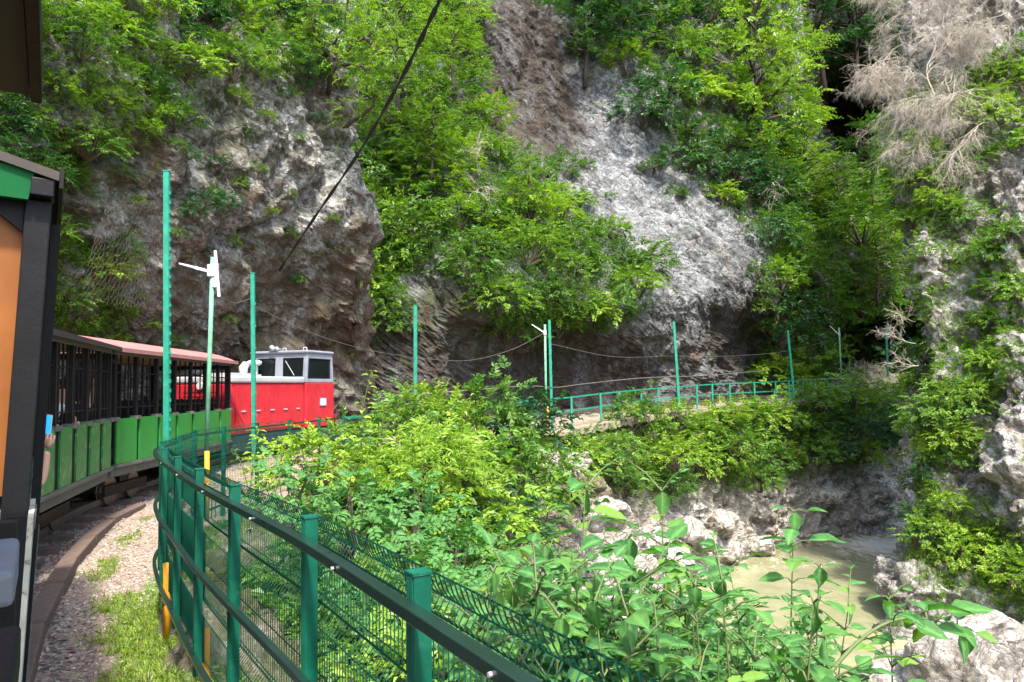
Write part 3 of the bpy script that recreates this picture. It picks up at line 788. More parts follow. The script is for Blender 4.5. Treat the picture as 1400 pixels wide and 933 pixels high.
def sprays(c, out, tl, L, n=12, w=0.5, flat=1.0, rndbase=None, geo=leaf_geo, upv=None, spread=0.9, **kw):
    """leafy twigs: n leaves alternating left and right of an axis, held in a nearly flat plane"""
    m = len(c)
    tl = np.broadcast_to(np.asarray(tl, float), (m,)); L = np.broadcast_to(np.asarray(L, float), (m,))
    up = np.array([0, 0, 1.0]) if upv is None else upv
    a = unit(out + RNG.normal(0, 0.35, (m, 3)) + np.array([0, 0, -0.12]))
    nr = unit(up * flat + RNG.normal(0, 0.28, (m, 3)) + out * 0.25)
    nr = unit(nr - a * np.sum(a * nr, 1, keepdims=True))
    s = np.cross(nr, a)
    t = (np.arange(n) + 0.5) / n
    sg = np.where(np.arange(n) % 2 == 0, 1.0, -1.0)
    taper = (1 - 0.45 * t)
    pos = c[:, None] + a[:, None] * (tl[:, None] * t)[..., None] - nr[:, None] * (tl[:, None] * t ** 2 * 0.25)[..., None]
    d = a[:, None] * 0.65 + s[:, None] * (sg * spread)[None, :, None] * (1 - 0.5 * t ** 3)[None, :, None] + RNG.normal(0, 0.22, (m, n, 3))
    nn = nr[:, None] + RNG.normal(0, 0.25, (m, n, 3))
    LL = L[:, None] * taper[None] * RNG.uniform(0.75, 1.2, (m, n))
    rb = RNG.random(m) if rndbase is None else rndbase
    r = np.clip(rb[:, None] * 0.6 + RNG.random((m, n)) * 0.4, 0, 1)
    return geo(pos.reshape(-1, 3), d.reshape(-1, 3), nn.reshape(-1, 3), LL.ravel(), w, rnd=r.ravel(), **kw)


def crown_points(m, rad, seed, inner=0.35, lumps=0.45, hemi=-0.5):
    v = unit(RNG.normal(0, 1, (m * 3, 3))); v = v[v[:, 2] > hemi][:m]
    rr = (1 + lumps * fbm(v * 1.7 + seed * 3.1, 3, seed))
    rr = np.clip(rr, 0.3, 1.6) * (inner + (1 - inner) * RNG.random(len(v)) ** 0.5)
    return v * rr[:, None] * np.array(rad), v


def merge(parts):
    vs, fs, rs, o = [], [], [], 0
    for v, f, r in parts:
        vs.append(v); fs.append(f + o); rs.append(r); o += len(v)
    return np.concatenate(vs), np.concatenate(fs), np.concatenate(rs)


def limbs(pts, base, r0, mat_name, k, sag=0.15):
    mb = MB()
    sel = RNG.choice(len(pts), min(k, len(pts)), replace=False)
    for i in sel:
        p = Vector(pts[i]); b = Vector(base)
        mid = b.lerp(p, 0.5) + Vector(RNG.normal(0, 0.08, 3)) * p.length + Vector((0, 0, sag * p.length))
        mb.tube([b, b.lerp(mid, 0.6), mid, p], [r0, r0 * 0.75, r0 * 0.5, r0 * 0.2], 5, 0, False)
    return mb


def shrub_proto(name, seed, mat, n=95, L=0.13, leaves=12, rad=(1, 1, 0.8), w=0.5, flat=1.0, tl=0.36, bark='bark', stems=14, geo=leaf_geo, lumps=0.45, hemi=-0.35, **kw):
    pts, v = crown_points(n, rad, seed, lumps=lumps, hemi=hemi)
    vs, fs, rs = sprays(pts, v * np.array([1, 1, 0.5]), tl, L, leaves, w, flat, geo=geo, **kw)
    at = {'rnd': ('FACE', rs)}
    if geo is broad_geo: at['rib'] = ('POINT', rib(len(vs)))
    fo = np_mesh('foliage', vs, fs, M[mat], None, at, geo is broad_geo)
    st = limbs(pts, (0, 0, -rad[2] * 0.75), 0.028, bark, stems)
    tmp = st.build('stem', M[bark])
    sm = tmp.data; bpy.data.objects.remove(tmp)
    return fo, sm


def put_plant(kind, proto, loc, s, rz, label, cat, group, tilt=(0, 0), parts=('foliage', 'stem'), sz=1.0):
    o = empty(kind, loc, rz, label, cat, group)
    o.rotation_euler = (tilt[0], tilt[1], rz); o.scale = (s, s, s * sz)
    for nm, me in zip(parts, proto):
        link_mesh(nm, me, o)
    return o


PRO = {
    'bright': [shrub_proto('b', k, 'leaf_bright', 130, 0.17, 11, w=0.55, flat=1.3) for k in (1, 2, 3)],
    'mid': [shrub_proto('m', k, 'leaf_mid', 130, 0.165, 11, w=0.55, flat=1.3) for k in (4, 5, 6)],
    'dark': [shrub_proto('d', k, 'leaf_dark', 130, 0.165, 11, w=0.55, flat=1.3) for k in (7, 8)],
    'hang': [shrub_proto('h', k, 'leaf_mid', 120, 0.17, 11, rad=(0.9, 0.9, 1.15), flat=0.7) for k in (9, 10)],
    'herb': [shrub_proto('w', k, 'leaf_broad', 85, 0.15, 8, w=0.62, rad=(1, 1, 0.85), geo=broad_geo, tl=0.3) for k in (11, 12)],
    'herb2': [shrub_proto('w', k, 'leaf_mid', 105, 0.115, 9, w=0.6, rad=(1, 1, 0.85), geo=broad_geo, tl=0.3) for k in (14, 15)],
    'bamboo': [shrub_proto('y', 13, 'leaf_yellow', 300, 0.17, 12, w=0.24, rad=(1, 1, 0.8), flat=0.6, tl=0.34)],
}


def pick(sh, poly, spacing, jitter=0.0, seed=0, frac=1.0):
    """surface vertices spread over a picture region, at least `spacing` metres apart"""
    rng = np.random.default_rng(seed)
    ok = np.where(in_poly(sh['pix'], poly) & (sh['dep'] > 0))[0]
    rng.shuffle(ok)
    chosen = []
    pts = sh['p']
    arr = np.empty((0, 3))
    for i in ok[:6000]:
        if len(arr) == 0 or np.min(np.sum((arr - pts[i]) ** 2, 1)) > spacing ** 2:
            chosen.append(i); arr = np.vstack([arr, pts[i]])
    return chosen


nplants = {}
def cover_shrubs(sh, poly, spacing, R, mixk, label, cat, group, seed, out=0.3, kind='shrub'):
    rng = random.Random(seed)
    ids = pick(sh, poly, spacing, seed=seed)
    for i in ids:
        k = rng.choice(mixk); pr = rng.choice(PRO[k]); r = R * rng.uniform(0.65, 1.3)
        n = sh['n'][i]
        loc = sh['p'][i] + n * r * out + np.array([0, 0, r * 0.15])
        put_plant(kind, pr, loc, r, rng.uniform(0, 6.28), label, cat, group, (rng.uniform(-.25, .25), rng.uniform(-.25, .25)), sz=rng.uniform(0.8, 1.15))
    nplants[group] = len(ids); print('PLANTS', group, len(ids))


def ground_cover(name, sh, mask, count, L, mat, tl, seed, n=8, w=0.5, flat=0.9):
    """creeping leaves and tufts nobody could count: one object"""
    rng = np.random.default_rng(seed)
    m = mask(sh['pix'], sh['p'], sh['n'])
    m = np.clip(m, 0, 1); m = m / m.sum()
    i = rng.choice(len(m), count, p=m)
    c = sh['p'][i] + sh['n'][i] * 0.03 + rng.normal(0, 0.06, (count, 3))
    nv = vnoise(sh['p'][i] * 0.6, seed) * 0.5 + 0.5
    v, f, r = sprays(c, sh['n'][i] + np.array([0, 0, 0.15]), tl * rng.uniform(0.6, 1.5, count), L * rng.uniform(0.7, 1.3, count), n, w, flat,
                     rndbase=np.clip(nv * 0.8 + rng.random(count) * 0.3, 0, 1))
    o = link_mesh(name, np_mesh(name, v, f, M[mat], None, {'rnd': ('FACE', r)}))
    return tag(o, kind='stuff')


def polymask(poly, noise_s=0.5, thr=-0.25, seed=0, soft=True):
    return lambda pix, p, n: in_poly(pix, poly) * np.clip((fbm(p * noise_s, 3, seed) - thr) * 2.5, 0.02, 1)


LC_TOP = [(0, -60), (430, -60), (440, 40), (425, 95), (340, 105), (290, 100), (240, 120), (225, 165), (200, 195), (120, 195), (95, 260), (-60, 260), (-60, -60)]
LC_LOW = [(60, 310), (120, 325), (160, 345), (165, 400), (180, 445), (150, 465), (60, 440)]
MC_GREEN = [(490, -60), (640, -60), (655, 60), (640, 110), (665, 170), (695, 235), (760, 240), (810, 300), (850, 335), (890, 375), (890, 420), (830, 440), (760, 450), (690, 445), (640, 400), (590, 365), (545, 380), (500, 440), (480, 380), (480, 100)]
MC_RIGHT = [(775, -60), (1060, -60), (1062, 200), (1060, 390), (1040, 350), (1015, 320), (985, 280), (930, 235), (890, 190), (850, 140), (800, 105), (770, 60)]
BC_ALL = [(900, -100), (1062, -100), (1070, 60), (1088, 245), (1195, 262), (1240, 60), (1320, -60), (1320, 560), (1230, 540), (1215, 425), (1150, 420), (1130, 545), (1060, 545), (1050, 400)]
BC_CAVE = [(1150, 425), (1215, 430), (1225, 520), (1140, 520)]
RC_TOP = [(1235, 230), (1262, 130), (1330, 90), (1460, 60), (1460, 190), (1330, 215), (1300, 290), (1250, 300)]

cover_shrubs(LC, LC_TOP, 0.86, 0.6, ['bright', 'mid', 'bright', 'bright', 'dark'], 'leafy green shrub growing on the top of the grey cliff above the train', 'shrub', 'shrubs on top of the left cliff', 1, 0.3)
cover_shrubs(LC, LC_LOW, 0.6, 0.4, ['bright', 'mid'], 'light green shrub hanging on the cliff just above the dark carriage roof', 'shrub', 'shrubs low on the left cliff', 2, 0.25)
cover_shrubs(MC, MC_GREEN, 1.55, 1.2, ['mid', 'bright', 'bright', 'mid', 'hang'], 'green bush on the steep slope between the two rock faces', 'bush', 'bushes on the steep middle slope', 3, 0.25, 'bush')
cover_shrubs(MC, MC_RIGHT, 2.5, 1.6, ['mid', 'dark', 'bright', 'mid'], 'green bush on the shoulder above the pale grey rock buttress', 'bush', 'bushes above the pale buttress', 4, 0.3)
cover_shrubs(BC, BC_ALL, 4.0, 2.3, ['mid', 'bright', 'dark', 'mid'], 'bush on the wooded hillside at the far end of the gorge', 'bush', 'bushes on the far hillside', 5, 0.3, 'leafy_bush')
cover_shrubs(RC, RC_TOP, 1.2, 0.75, ['bright', 'mid', 'bright'], 'light green shrub below the leafless branches on the right cliff', 'shrub', 'shrubs under the bare branches', 6, 0.3)

# single tufts on bare rock
def spot(sh, x, y, rad=14):
    d = np.hypot(sh['pix'][:, 0] - x, sh['pix'][:, 1] - y)
    c = np.where(d < rad)[0]
    if len(c) == 0: return int(np.argmin(d))
    return int(c[np.argmin(sh['dep'][c])])


def spots(sh, lst, kinds, label, cat, group, seed, out=0.3):
    rng = random.Random(seed)
    for (x, y, rp) in lst:
        i = spot(sh, x, y); r = rp / 1000.0 * sh['dep'][i]
        k = rng.choice(kinds)
        put_plant('shrub', rng.choice(PRO[k]), sh['p'][i] + sh['n'][i] * r * out, r, rng.uniform(0, 6.28), label, cat, group, (rng.uniform(-.3, .3), rng.uniform(-.3, .3)))


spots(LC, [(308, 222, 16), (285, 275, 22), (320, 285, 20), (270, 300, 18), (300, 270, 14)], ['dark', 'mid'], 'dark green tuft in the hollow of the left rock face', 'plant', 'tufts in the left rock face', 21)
spots(LC, [(385, 110, 16), (405, 130, 14), (430, 90, 24), (372, 155, 12)], ['mid', 'bright'], 'small tuft of leaves near the top edge of the left rock face', 'plant', 'tufts on the upper left rock', 22)
spots(LC, [(175, 350, 14), (195, 340, 12), (250, 470, 12), (325, 440, 10), (215, 455, 12), (200, 415, 11)], ['bright', 'mid'], 'small fern tuft on the dark rock behind the train roof', 'plant', 'tufts on the dark lower rock', 23)
spots(MC, [(515, 400, 26), (535, 430, 30), (510, 440, 24), (560, 440, 22), (545, 400, 24)], ['hang', 'mid'], 'green creeper clump hanging over the brown rock beside the cliff edge', 'plant', 'creepers over the brown rock', 24)
spots(MC, [(805, 215, 12), (885, 225, 16), (840, 260, 9), (930, 255, 16), (870, 345, 16)], ['mid'], 'small green tuft on the pale grey rock buttress', 'plant', 'tufts on the pale buttress', 25, 0.1)
spots(MC, [(1048, 420, 16), (1052, 450, 15), (1050, 395, 18), (1056, 485, 15), (1060, 510, 16), (1045, 370, 18)], ['bright', 'mid'], 'green creeper clump hanging down the right edge of the dark cave', 'plant', 'creepers beside the cave', 26)
spots(RC, [(1275, 540, 34), (1300, 560, 36), (1285, 595, 34), (1320, 530, 28), (1262, 565, 30), (1258, 480, 26), (1242, 585, 26), (1260, 610, 28), (1300, 620, 26), (1340, 495, 24), (1250, 520, 26)], ['bright', 'mid'], 'leafy clump on the waist of the right cliff', 'shrub', 'clumps halfway up the right cliff', 27, 0.25)
spots(RC, [(1310, 735, 40), (1270, 720, 34), (1345, 740, 32), (1300, 700, 26), (1395, 790, 40), (1380, 770, 34)], ['bright'], 'light green clump low on the right cliff above the pale boulder', 'shrub', 'clumps low on the right cliff', 28, 0.2)
spots(RC, [(1250, 660, 24), (1248, 700, 26), (1245, 735, 22), (1258, 630, 22)], ['mid', 'dark'], 'dark green creeper on the left edge of the right cliff above the water', 'plant', 'creepers over the water', 29, 0.2)
spots(RC, [(1330, 345, 26), (1355, 320, 26), (1300, 280, 24), (1390, 390, 30), (1345, 400, 22), (1340, 440, 24), (1380, 500, 18), (1290, 310, 22)], ['bright', 'mid'], 'small shrub rooted between the blocks of the right cliff', 'shrub', 'shrubs between blocks on the right cliff', 30, 0.25)
spots(RC, [(1255, 270, 24), (1240, 310, 26), (1262, 210, 26), (1250, 350, 20), (1240, 240, 22)], ['bright', 'mid'], 'shrub leaning out from the upper left edge of the right cliff', 'shrub', 'shrubs on the edge of the right cliff', 31, 0.3)

spots(LC, [(140, 215, 22), (175, 240, 16), (110, 255, 24), (230, 150, 20), (250, 190, 12), (335, 130, 18), (300, 150, 12), (350, 190, 9), (420, 190, 9), (150, 300, 14), (200, 275, 10), (410, 260, 8), (445, 170, 12), (290, 355, 9), (380, 300, 8), (250, 330, 14), (340, 250, 12), (400, 330, 12), (330, 330, 12), (420, 390, 12), (365, 230, 12), (270, 210, 16), (470, 300, 10)], ['bright', 'mid', 'dark'], 'small leafy tuft rooted in a crack of the grey left rock face', 'plant', 'tufts in cracks of the left rock face', 35, 0.2)
# low cover that cannot be counted
ground_cover('cliff_undergrowth', LC, lambda pix, p, n: in_poly(pix, LC_TOP) * 1.0 + in_poly(pix, LC_LOW) * 1.0 + 0.05 * np.clip(fbm(p * 0.7, 3, 61), 0, 1), 6500, 0.075, 'leaf_bright', 0.2, 41)
ground_cover('slope_undergrowth', MC, lambda pix, p, n: in_poly(pix, MC_GREEN) + 0.9 * in_poly(pix, MC_RIGHT) + 0.04 * np.clip(fbm(p * 0.5, 3, 62) - 0.1, 0, 1), 9500, 0.16, 'leaf_mid', 0.42, 42)
ground_cover('hillside_undergrowth', BC, lambda pix, p, n: in_poly(pix, BC_ALL) * (1 - in_poly(pix, BC_CAVE)) + 0.0, 6500, 0.34, 'leaf_mid', 0.8, 43)
ground_cover('cliff_creepers', RC, lambda pix, p, n: 1.0 * in_poly(pix, RC_TOP) + 0.9 * blob(pix, [(1290, 570, 60), (1255, 680, 45), (1310, 740, 60), (1390, 790, 50), (1340, 480, 55), (1350, 350, 65), (1260, 270, 60), (1250, 500, 40), (1250, 600, 40), (1245, 400, 40), (1390, 420, 40)]) + 0.3 * np.clip(fbm(p * 0.8, 3, 63) + 0.1, 0, 1) * np.clip(n[:, 2] + 0.3, 0, 1), 13000, 0.09, 'leaf_bright', 0.22, 44)

# ------------------------------------------------------------------ bank plants
def bank_at(x, y):
    i = int(np.argmin((BK['p'][:, 0] - x) ** 2 + (BK['p'][:, 1] - y) ** 2))
    return BK['p'][i]


def fence_out(y_lo, y_hi, t_lo, t_hi, spacing, seed, tries=900):
    """points on the bank between t_lo and t_hi metres outside the fence line"""
    rng = np.random.default_rng(seed); got = []
    ids = np.where((Fp[:, 1] > y_lo) & (Fp[:, 1] < y_hi))[0]
    for _ in range(tries):
        k = rng.choice(ids); t = rng.uniform(t_lo, t_hi)
        q = Fp[k] + out_n[k] * t
        if np.min(np.hypot(*(Fp - q).T)) < t_lo * 0.98: continue
        if all(math.hypot(q[0] - g[0], q[1] - g[1]) > spacing for g in got):
            got.append(q)
    return got


BANK_FAR = [(770, 612), (860, 585), (1000, 570), (1090, 558), (1225, 545), (1238, 620), (1190, 645), (1100, 640), (1050, 655), (960, 650), (900, 668), (850, 690), (800, 655)]
cover_shrubs(BK, BANK_FAR, 1.35, 0.95, ['bright', 'mid', 'mid', 'bright'], 'green bush on the steep bank under the far green railing', 'bush', 'bushes on the bank under the railing', 8, 0.3, 'bush')
rngv = random.Random(5)
def bush_at(x, y, r, kind, label, cat='bush', group=None, lift=0.45, sz=1.0, name='bush'):
    b = bank_at(x, y)
    return put_plant(name, rngv.choice(PRO[kind]), (x, y, b[2] + r * lift * sz), r, rngv.uniform(0, 6.28), label, cat, group, (rngv.uniform(-.15, .15), rngv.uniform(-.15, .15)), sz=sz)


def px_bush(px, py, d, r, kind, label, cat='bush', group=None, name='bush', sz=1.0):
    p = P(px, py, d)
    return put_plant(name, rngv.choice(PRO[kind]), tuple(p), r, rngv.uniform(0, 6.28), label, cat, group, (rngv.uniform(-.15, .15), rngv.uniform(-.15, .15)), sz=sz)


# the big masses between path and river (distance and size measured along the fence line)
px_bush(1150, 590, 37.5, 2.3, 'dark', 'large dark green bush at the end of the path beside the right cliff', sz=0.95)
px_bush(1095, 600, 37.0, 1.7, 'mid', 'rounded mid-green bush directly left of the large dark bush', sz=0.9)
px_bush(1195, 570, 39.5, 1.5, 'bright', 'light green bush squeezed between the large dark bush and the right cliff')
px_bush(1125, 555, 38.6, 1.2, 'mid', 'bush hiding the foot of the farthest lamp post')
px_bush(572, 640, 13.0, 1.15, 'bamboo', 'pale yellow-green bush with narrow bamboo-like leaves on the slope', sz=0.85)
px_bush(495, 652, 12.0, 0.72, 'bamboo', 'smaller pale narrow-leaved bush left of the large pale one', sz=0.8)
px_bush(655, 585, 17.2, 1.3, 'mid', 'tall green bush in front of the cable and railing, left of the middle lamp')
px_bush(718, 590, 18.5, 1.15, 'dark', 'dark bush directly left of the middle lamp post', sz=1.1)
px_bush(598, 580, 16.3, 1.0, 'bright', 'light bush rising in front of the railing near the plain middle pole')
px_bush(545, 590, 14.6, 0.85, 'mid', 'bush between the young tree and the plain middle pole, hiding the railing')
px_bush(625, 640, 14.8, 1.1, 'bright', 'bright bush right beside the large pale narrow-leaved bush')
px_bush(690, 655, 15.6, 1.35, 'mid', 'broad bush on the slope below the middle lamp')
px_bush(640, 710, 13.0, 1.1, 'bright', 'bright bush on the slope under the pale narrow-leaved bush')
px_bush(738, 640, 18.4, 1.05, 'mid', 'bush on the slope just left of the stone wall', sz=1.1)
px_bush(705, 725, 13.6, 0.8, 'dark', 'low dark bush above the bare gravel patch')
px_bush(560, 560, 15.9, 0.55, 'bright', 'small bush touching the railing right of the locomotive')
px_bush(430, 640, 10.6, 0.7, 'bright', 'bright bush below the fence rail under the locomotive')
px_bush(470, 610, 12.6, 0.6, 'mid', 'bush at the foot of the young tree with pale leaves')
px_bush(560, 720, 10.5, 0.9, 'herb', 'wide broad-leaved plant in the middle of the slope below the pale bush')
px_bush(480, 720, 8.5, 0.75, 'herb', 'broad-leaved plant beyond the mesh fence, below the smaller pale bush')
px_bush(620, 780, 8.6, 0.8, 'herb', 'broad-leaved plant above the nearest mesh panel')
px_bush(400, 690, 7.6, 0.6, 'herb', 'broad-leaved plant just beyond the curve of the top rail')
px_bush(690, 800, 9.6, 0.7, 'herb2', 'broad-leaved plant beside the bare gravel patch')
px_bush(560, 800, 6.4, 0.6, 'herb', 'broad-leaved plant straight beyond the second nearest post')
px_bush(800, 628, 22.5, 0.8, 'bright', 'low bright bush growing over the stone wall')
px_bush(845, 615, 25, 0.9, 'mid', 'bush under the path edge right of the stone wall')
px_bush(925, 625, 27.5, 1.0, 'bright', 'trailing bright bush above the pale river rocks')
px_bush(1010, 610, 31, 1.1, 'mid', 'green bush under the railing in front of the cave')
px_bush(880, 560, 28.2, 0.42, 'mid', 'small plant growing through the railing left of the tall pole by the buttress')
px_bush(862, 562, 27.3, 0.35, 'bright', 'tiny plant in the railing beside the small plant')

px_bush(1118, 548, 36.3, 1.0, 'mid', 'bush rising over the far end of the railing')
px_bush(1165, 540, 37.3, 1.1, 'bright', 'light bush in front of the last bit of railing under the farthest lamp')
for px, py, d, r, lab in ((700, 860, 4.6, 0.5, 'low broad-leaved clump beside the fence at the left of the thicket'), (780, 890, 4.2, 0.5, 'low broad-leaved clump in the thicket just right of the fence top'), (860, 880, 4.6, 0.52, 'low broad-leaved clump in the middle of the thicket'),
                          (940, 915, 4.4, 0.5, 'low broad-leaved clump at the lower edge below the river'), (1030, 930, 4.5, 0.48, 'low broad-leaved clump at the lower edge left of the pale boulder')):
    px_bush(px, py, d, r, 'herb', lab, 'plant', None, 'plant')
# herbs and undergrowth right behind the mesh fence
for k, q in enumerate(fence_out(4.2, 14.5, 1.3, 3.8, 0.6, 31)):
    r = rngv.uniform(0.5, 0.78)
    bush_at(q[0], q[1], r, rngv.choice(['herb', 'herb', 'herb2', 'bright', 'mid']), 'leafy green undergrowth clump on the slope behind the mesh fence', 'plant', 'undergrowth behind the mesh fence', 0.75, 1.0, 'plant')
for k, q in enumerate(fence_out(0.4, 4.2, 1.0, 2.8, 0.6, 32)):
    r = rngv.uniform(0.45, 0.62)
    bush_at(q[0], q[1], r, rngv.choice(['herb2', 'herb', 'dark']), 'low dark leafy clump at the foot of the nearest fence panels', 'plant', 'clumps at the foot of the near panels', 0.6, 1.0, 'plant')
for k, q in enumerate(fence_out(6.5, 16.5, 3.2, 6.2, 0.95, 33)):
    r = rngv.uniform(0.6, 0.95)
    bush_at(q[0], q[1], r, rngv.choice(['herb', 'mid', 'bright', 'herb2']), 'green plant halfway down the slope between fence and river', 'plant', 'plants halfway down the slope', 0.6, 1.0, 'plant')
GRAVEL = [(780, 740, 75), (830, 700, 55), (730, 790, 70), (860, 760, 50)]
ground_cover('bank_undergrowth', BK, lambda pix, p, n: np.clip((p[:, 2] + 2.6) / 1.0, 0, 1) * (1 - np.clip(blob(pix, GRAVEL) * 1.5, 0, 1)) * np.clip(fbm(p * 0.5, 3, 64) + 0.6, 0.05, 1) * (p[:, 1] > 1) * (p[:, 2] < zpath(p[:, 1]) - 0.2), 12000, 0.1, 'leaf_mid', 0.26, 45)
ground_cover('bank_herbs', BK, lambda pix, p, n: np.clip((p[:, 2] + 2.2) / 1.0, 0, 1) * (1 - np.clip(blob(pix, GRAVEL) * 1.5, 0, 1)) * (p[:, 1] > 1) * (p[:, 1] < 20) * (p[:, 2] < zpath(p[:, 1]) - 0.4), 6000, 0.1, 'leaf_broad', 0.3, 46, 6, 0.6)


# ------------------------------------------------------------------ saplings with broad leaves
def sapling(tip, base, nn, L, label, cat='sapling', group=None, mat='leaf_broad', w=0.66, start=0.3, bend=0.2, seed=0, name='sapling', pet=0.35, side=None, stem_r=0.008, twigs=0.0):
    rng = np.random.default_rng(seed)
    tip = np.array(tip, float); base = np.array(base, float)
    o = empty(name, tuple(base), 0, label, cat, group)
    t = np.linspace(0, 1, 14)
    off = rng.normal(0, 0.03, 3)
    path = base + (tip - base) * t[:, None] + np.array([off[0], off[1], bend * 0.5]) * (np.sin(t * PI) ** 1)[:, None] + np.array([0, 0, 1.0]) * (bend * 0.3 * np.sin(t * PI))[:, None]
    mb = MB()
    loc = path - base
    mb.tube(loc, list(stem_r * (1.15 - 0.9 * t)), 6)
    pos, dr, nm, LL = [], [], [], []
    ang = rng.uniform(0, PI)
    for k in range(nn):
        u = start + (1 - start) * (k / (nn - 1)) ** 0.9
        c = np.array([np.interp(u, t, loc[:, j]) for j in range(3)])
        tangent = unit(np.array([np.interp(min(1, u + 0.05), t, loc[:, j]) - np.interp(max(0, u - 0.08), t, loc[:, j]) for j in range(3)]))
        ang += PI / 2 + rng.normal(0, 0.3)
        e1 = unit(np.cross(tangent, [0.3, 0.2, 1.0]) + 1e-6); e2 = np.cross(tangent, e1)
        for sgn in (1, -1):
            if rng.random() < 0.06: continue
            h = (e1 * math.cos(ang) + e2 * math.sin(ang)) * sgn
            d = unit(h + tangent * 0.35 + np.array([0, 0, 0.12]) + rng.normal(0, 0.12, 3))
            ll = L * rng.uniform(0.65, 1.15) * (0.75 + 0.5 * math.sin(PI * min(1, (u - start) / (1 - start) * 0.8 + 0.15)))
            pl = ll * pet * rng.uniform(0.7, 1.3)
            e = c + d * pl
            mb.tube([c, c + d * pl * 0.5 + np.array([0, 0, 0.01]), e], [0.004, 0.003, 0.002], 4, 0, False)
            if twigs and rng.random() < twigs:
                tl_ = ll * rng.uniform(1.2, 2.2); e2_ = c + d * tl_ + np.array([0, 0, 0.03])
                mb.tube([c, (c + e2_) / 2 + np.array([0, 0, 0.015]), e2_], [0.004, 0.003, 0.0015], 4, 0, False)
                sd_2 = unit(np.cross(d, [0, 0, 1.0]))
                for q_ in range(4):
                    f_ = 0.35 + 0.65 * q_ / 3; s2 = 1 if q_ % 2 else -1
                    pos.append(c * (1 - f_) + e2_ * f_); dr.append(unit(d * 0.7 + sd_2 * s2 * (0.9 if q_ < 3 else 0.1) + np.array([0, 0, rng.uniform(-0.25, 0.12)]))); nm.append(np.array([0, 0, 1.0]) + rng.normal(0, 0.25, 3)); LL.append(ll * rng.uniform(0.55, 0.85))
                continue
            pos.append(e); dr.append(unit(d * np.array([1, 1, 0.3]) + np.array([0, 0, rng.uniform(-0.22, 0.16)]))); nm.append(np.array([0, 0, 1.0]) + rng.normal(0, 0.24, 3)); LL.append(ll)
    pos.append(loc[-1]); dr.append(unit(loc[-1] - loc[-2] + np.array([0, 0, -0.3]))); nm.append(np.array([0, 0, 1.0])); LL.append(L * 0.8)
    v, f, r = broad_geo(np.array(pos), np.array(dr), np.array(nm), np.array(LL), w, 0.12, rng.uniform(0.1, 0.4, len(pos)))
    link_mesh('foliage', np_mesh('foliage', v, f, M[mat], None, {'rnd': ('FACE', r), 'rib': ('POINT', rib(len(v)))}, True), o)
    mb.build('stem', M['twig_green'], o, smooth=True)
    return o


SAP = [  # tip px, py, distance, leaf length, pairs, label
    (800, 668, 3.0, 0.19, 9, 'broad-leaved sapling whose bright top leaf stands beside the stone wall'),
    (905, 672, 3.0, 0.17, 9, 'tallest broad-leaved sapling with leaves spread in front of the pale bank rocks'),
    (860, 735, 2.7, 0.17, 10, None), (985, 790, 3.1, 0.15, 9, None),
    (1085, 700, 3.3, 0.16, 5, 'thin sapling with one sunlit leaf tip against the brown river'),
    (1120, 775, 3.0, 0.14, 3, 'thin bare-stemmed sapling with one yellow-green leaf over the river'),
    (745, 745, 2.6, 0.16, 9, None), (700, 800, 2.4, 0.14, 9, None), (780, 800, 2.5, 0.16, 9, None), (930, 805, 2.5, 0.15, 9, None),
    (1010, 850, 2.7, 0.14, 9, None), (880, 830, 2.3, 0.14, 8, None), (830, 870, 2.2, 0.13, 8, None), (1060, 885, 2.6, 0.13, 8, None),
    (1160, 830, 3.1, 0.13, 8, 'dark-leaved sapling in front of the left foot of the pale boulder'),
    (1215, 820, 3.3, 0.13, 7, 'outer sapling reaching across the water towards the right cliff'),
    (960, 880, 2.3, 0.13, 8, None), (760, 870, 2.15, 0.13, 8, None), (1110, 890, 2.7, 0.12, 7, None),
    (900, 890, 2.1, 0.12, 7, None), (1030, 905, 2.4, 0.12, 7, None), (655, 835, 2.6, 0.12, 8, None), (850, 790, 2.9, 0.15, 8, None), (800, 915, 2.0, 0.11, 7, None)]
for k, (px, py, d, L, nn, lab) in enumerate(SAP):
    tip = P(px, py, d)
    bx, by = tip[0] - random.uniform(-0.05, 0.25), d + random.uniform(-0.15, 0.35)
    b = np.array([bx, by, -1.1 + random.uniform(-0.2, 0.2)])
    sapling(tip, b, int(nn * 1.3), L * 0.78, lab or 'broad-leaved green sapling in the thicket above the river', group='saplings above the river', seed=100 + k, start=0.5 if nn > 6 else 0.82, bend=0.1, twigs=0.4 if nn > 6 else 0.0)
rs_ = random.Random(44)
for k in range(64):
    px = rs_.uniform(660, 1130); py = rs_.uniform(780, 930) + max(0, (px - 930)) * 0.2
    d = rs_.uniform(1.9, 3.2)
    tip = P(px, py, d)
    sapling(tip, np.array([tip[0] - rs_.uniform(-.1, .2), d + rs_.uniform(-.2, .3), -0.9]), 11, rs_.uniform(0.07, 0.12), 'broad-leaved green sapling in the thicket above the river', group='saplings above the river', seed=400 + k, start=0.45, bend=0.1, twigs=0.45)
tip = P(1322, 862, 2.9)
sapling(tip, P(1105, 960, 2.75), 8, 0.12, 'leafy twig arching right across the pale boulder', 'twig', None, seed=150, start=0.55, bend=0.18, name='twig')
sapling(P(508, 508, 12.3), P(488, 640, 12.4), 13, 0.13, 'young tree with pale leaves standing right of the locomotive', 'sapling', None, 'leaf_bright', 0.5, 0.15, 0.1, 160, stem_r=0.014)
sapling(P(525, 560, 12.6), P(505, 640, 12.5), 9, 0.12, 'leafy shoot beside the young tree right of the locomotive', 'sapling', None, 'leaf_bright', 0.5, 0.15, 0.1, 161, stem_r=0.012)
sapling(P(352, 585, 8.3), P(338, 700, 8.2), 12, 0.1, 'leafy shoot growing through the fence in front of the locomotive', 'sapling', None, 'leaf_bright', 0.45, 0.2, 0.1, 162)
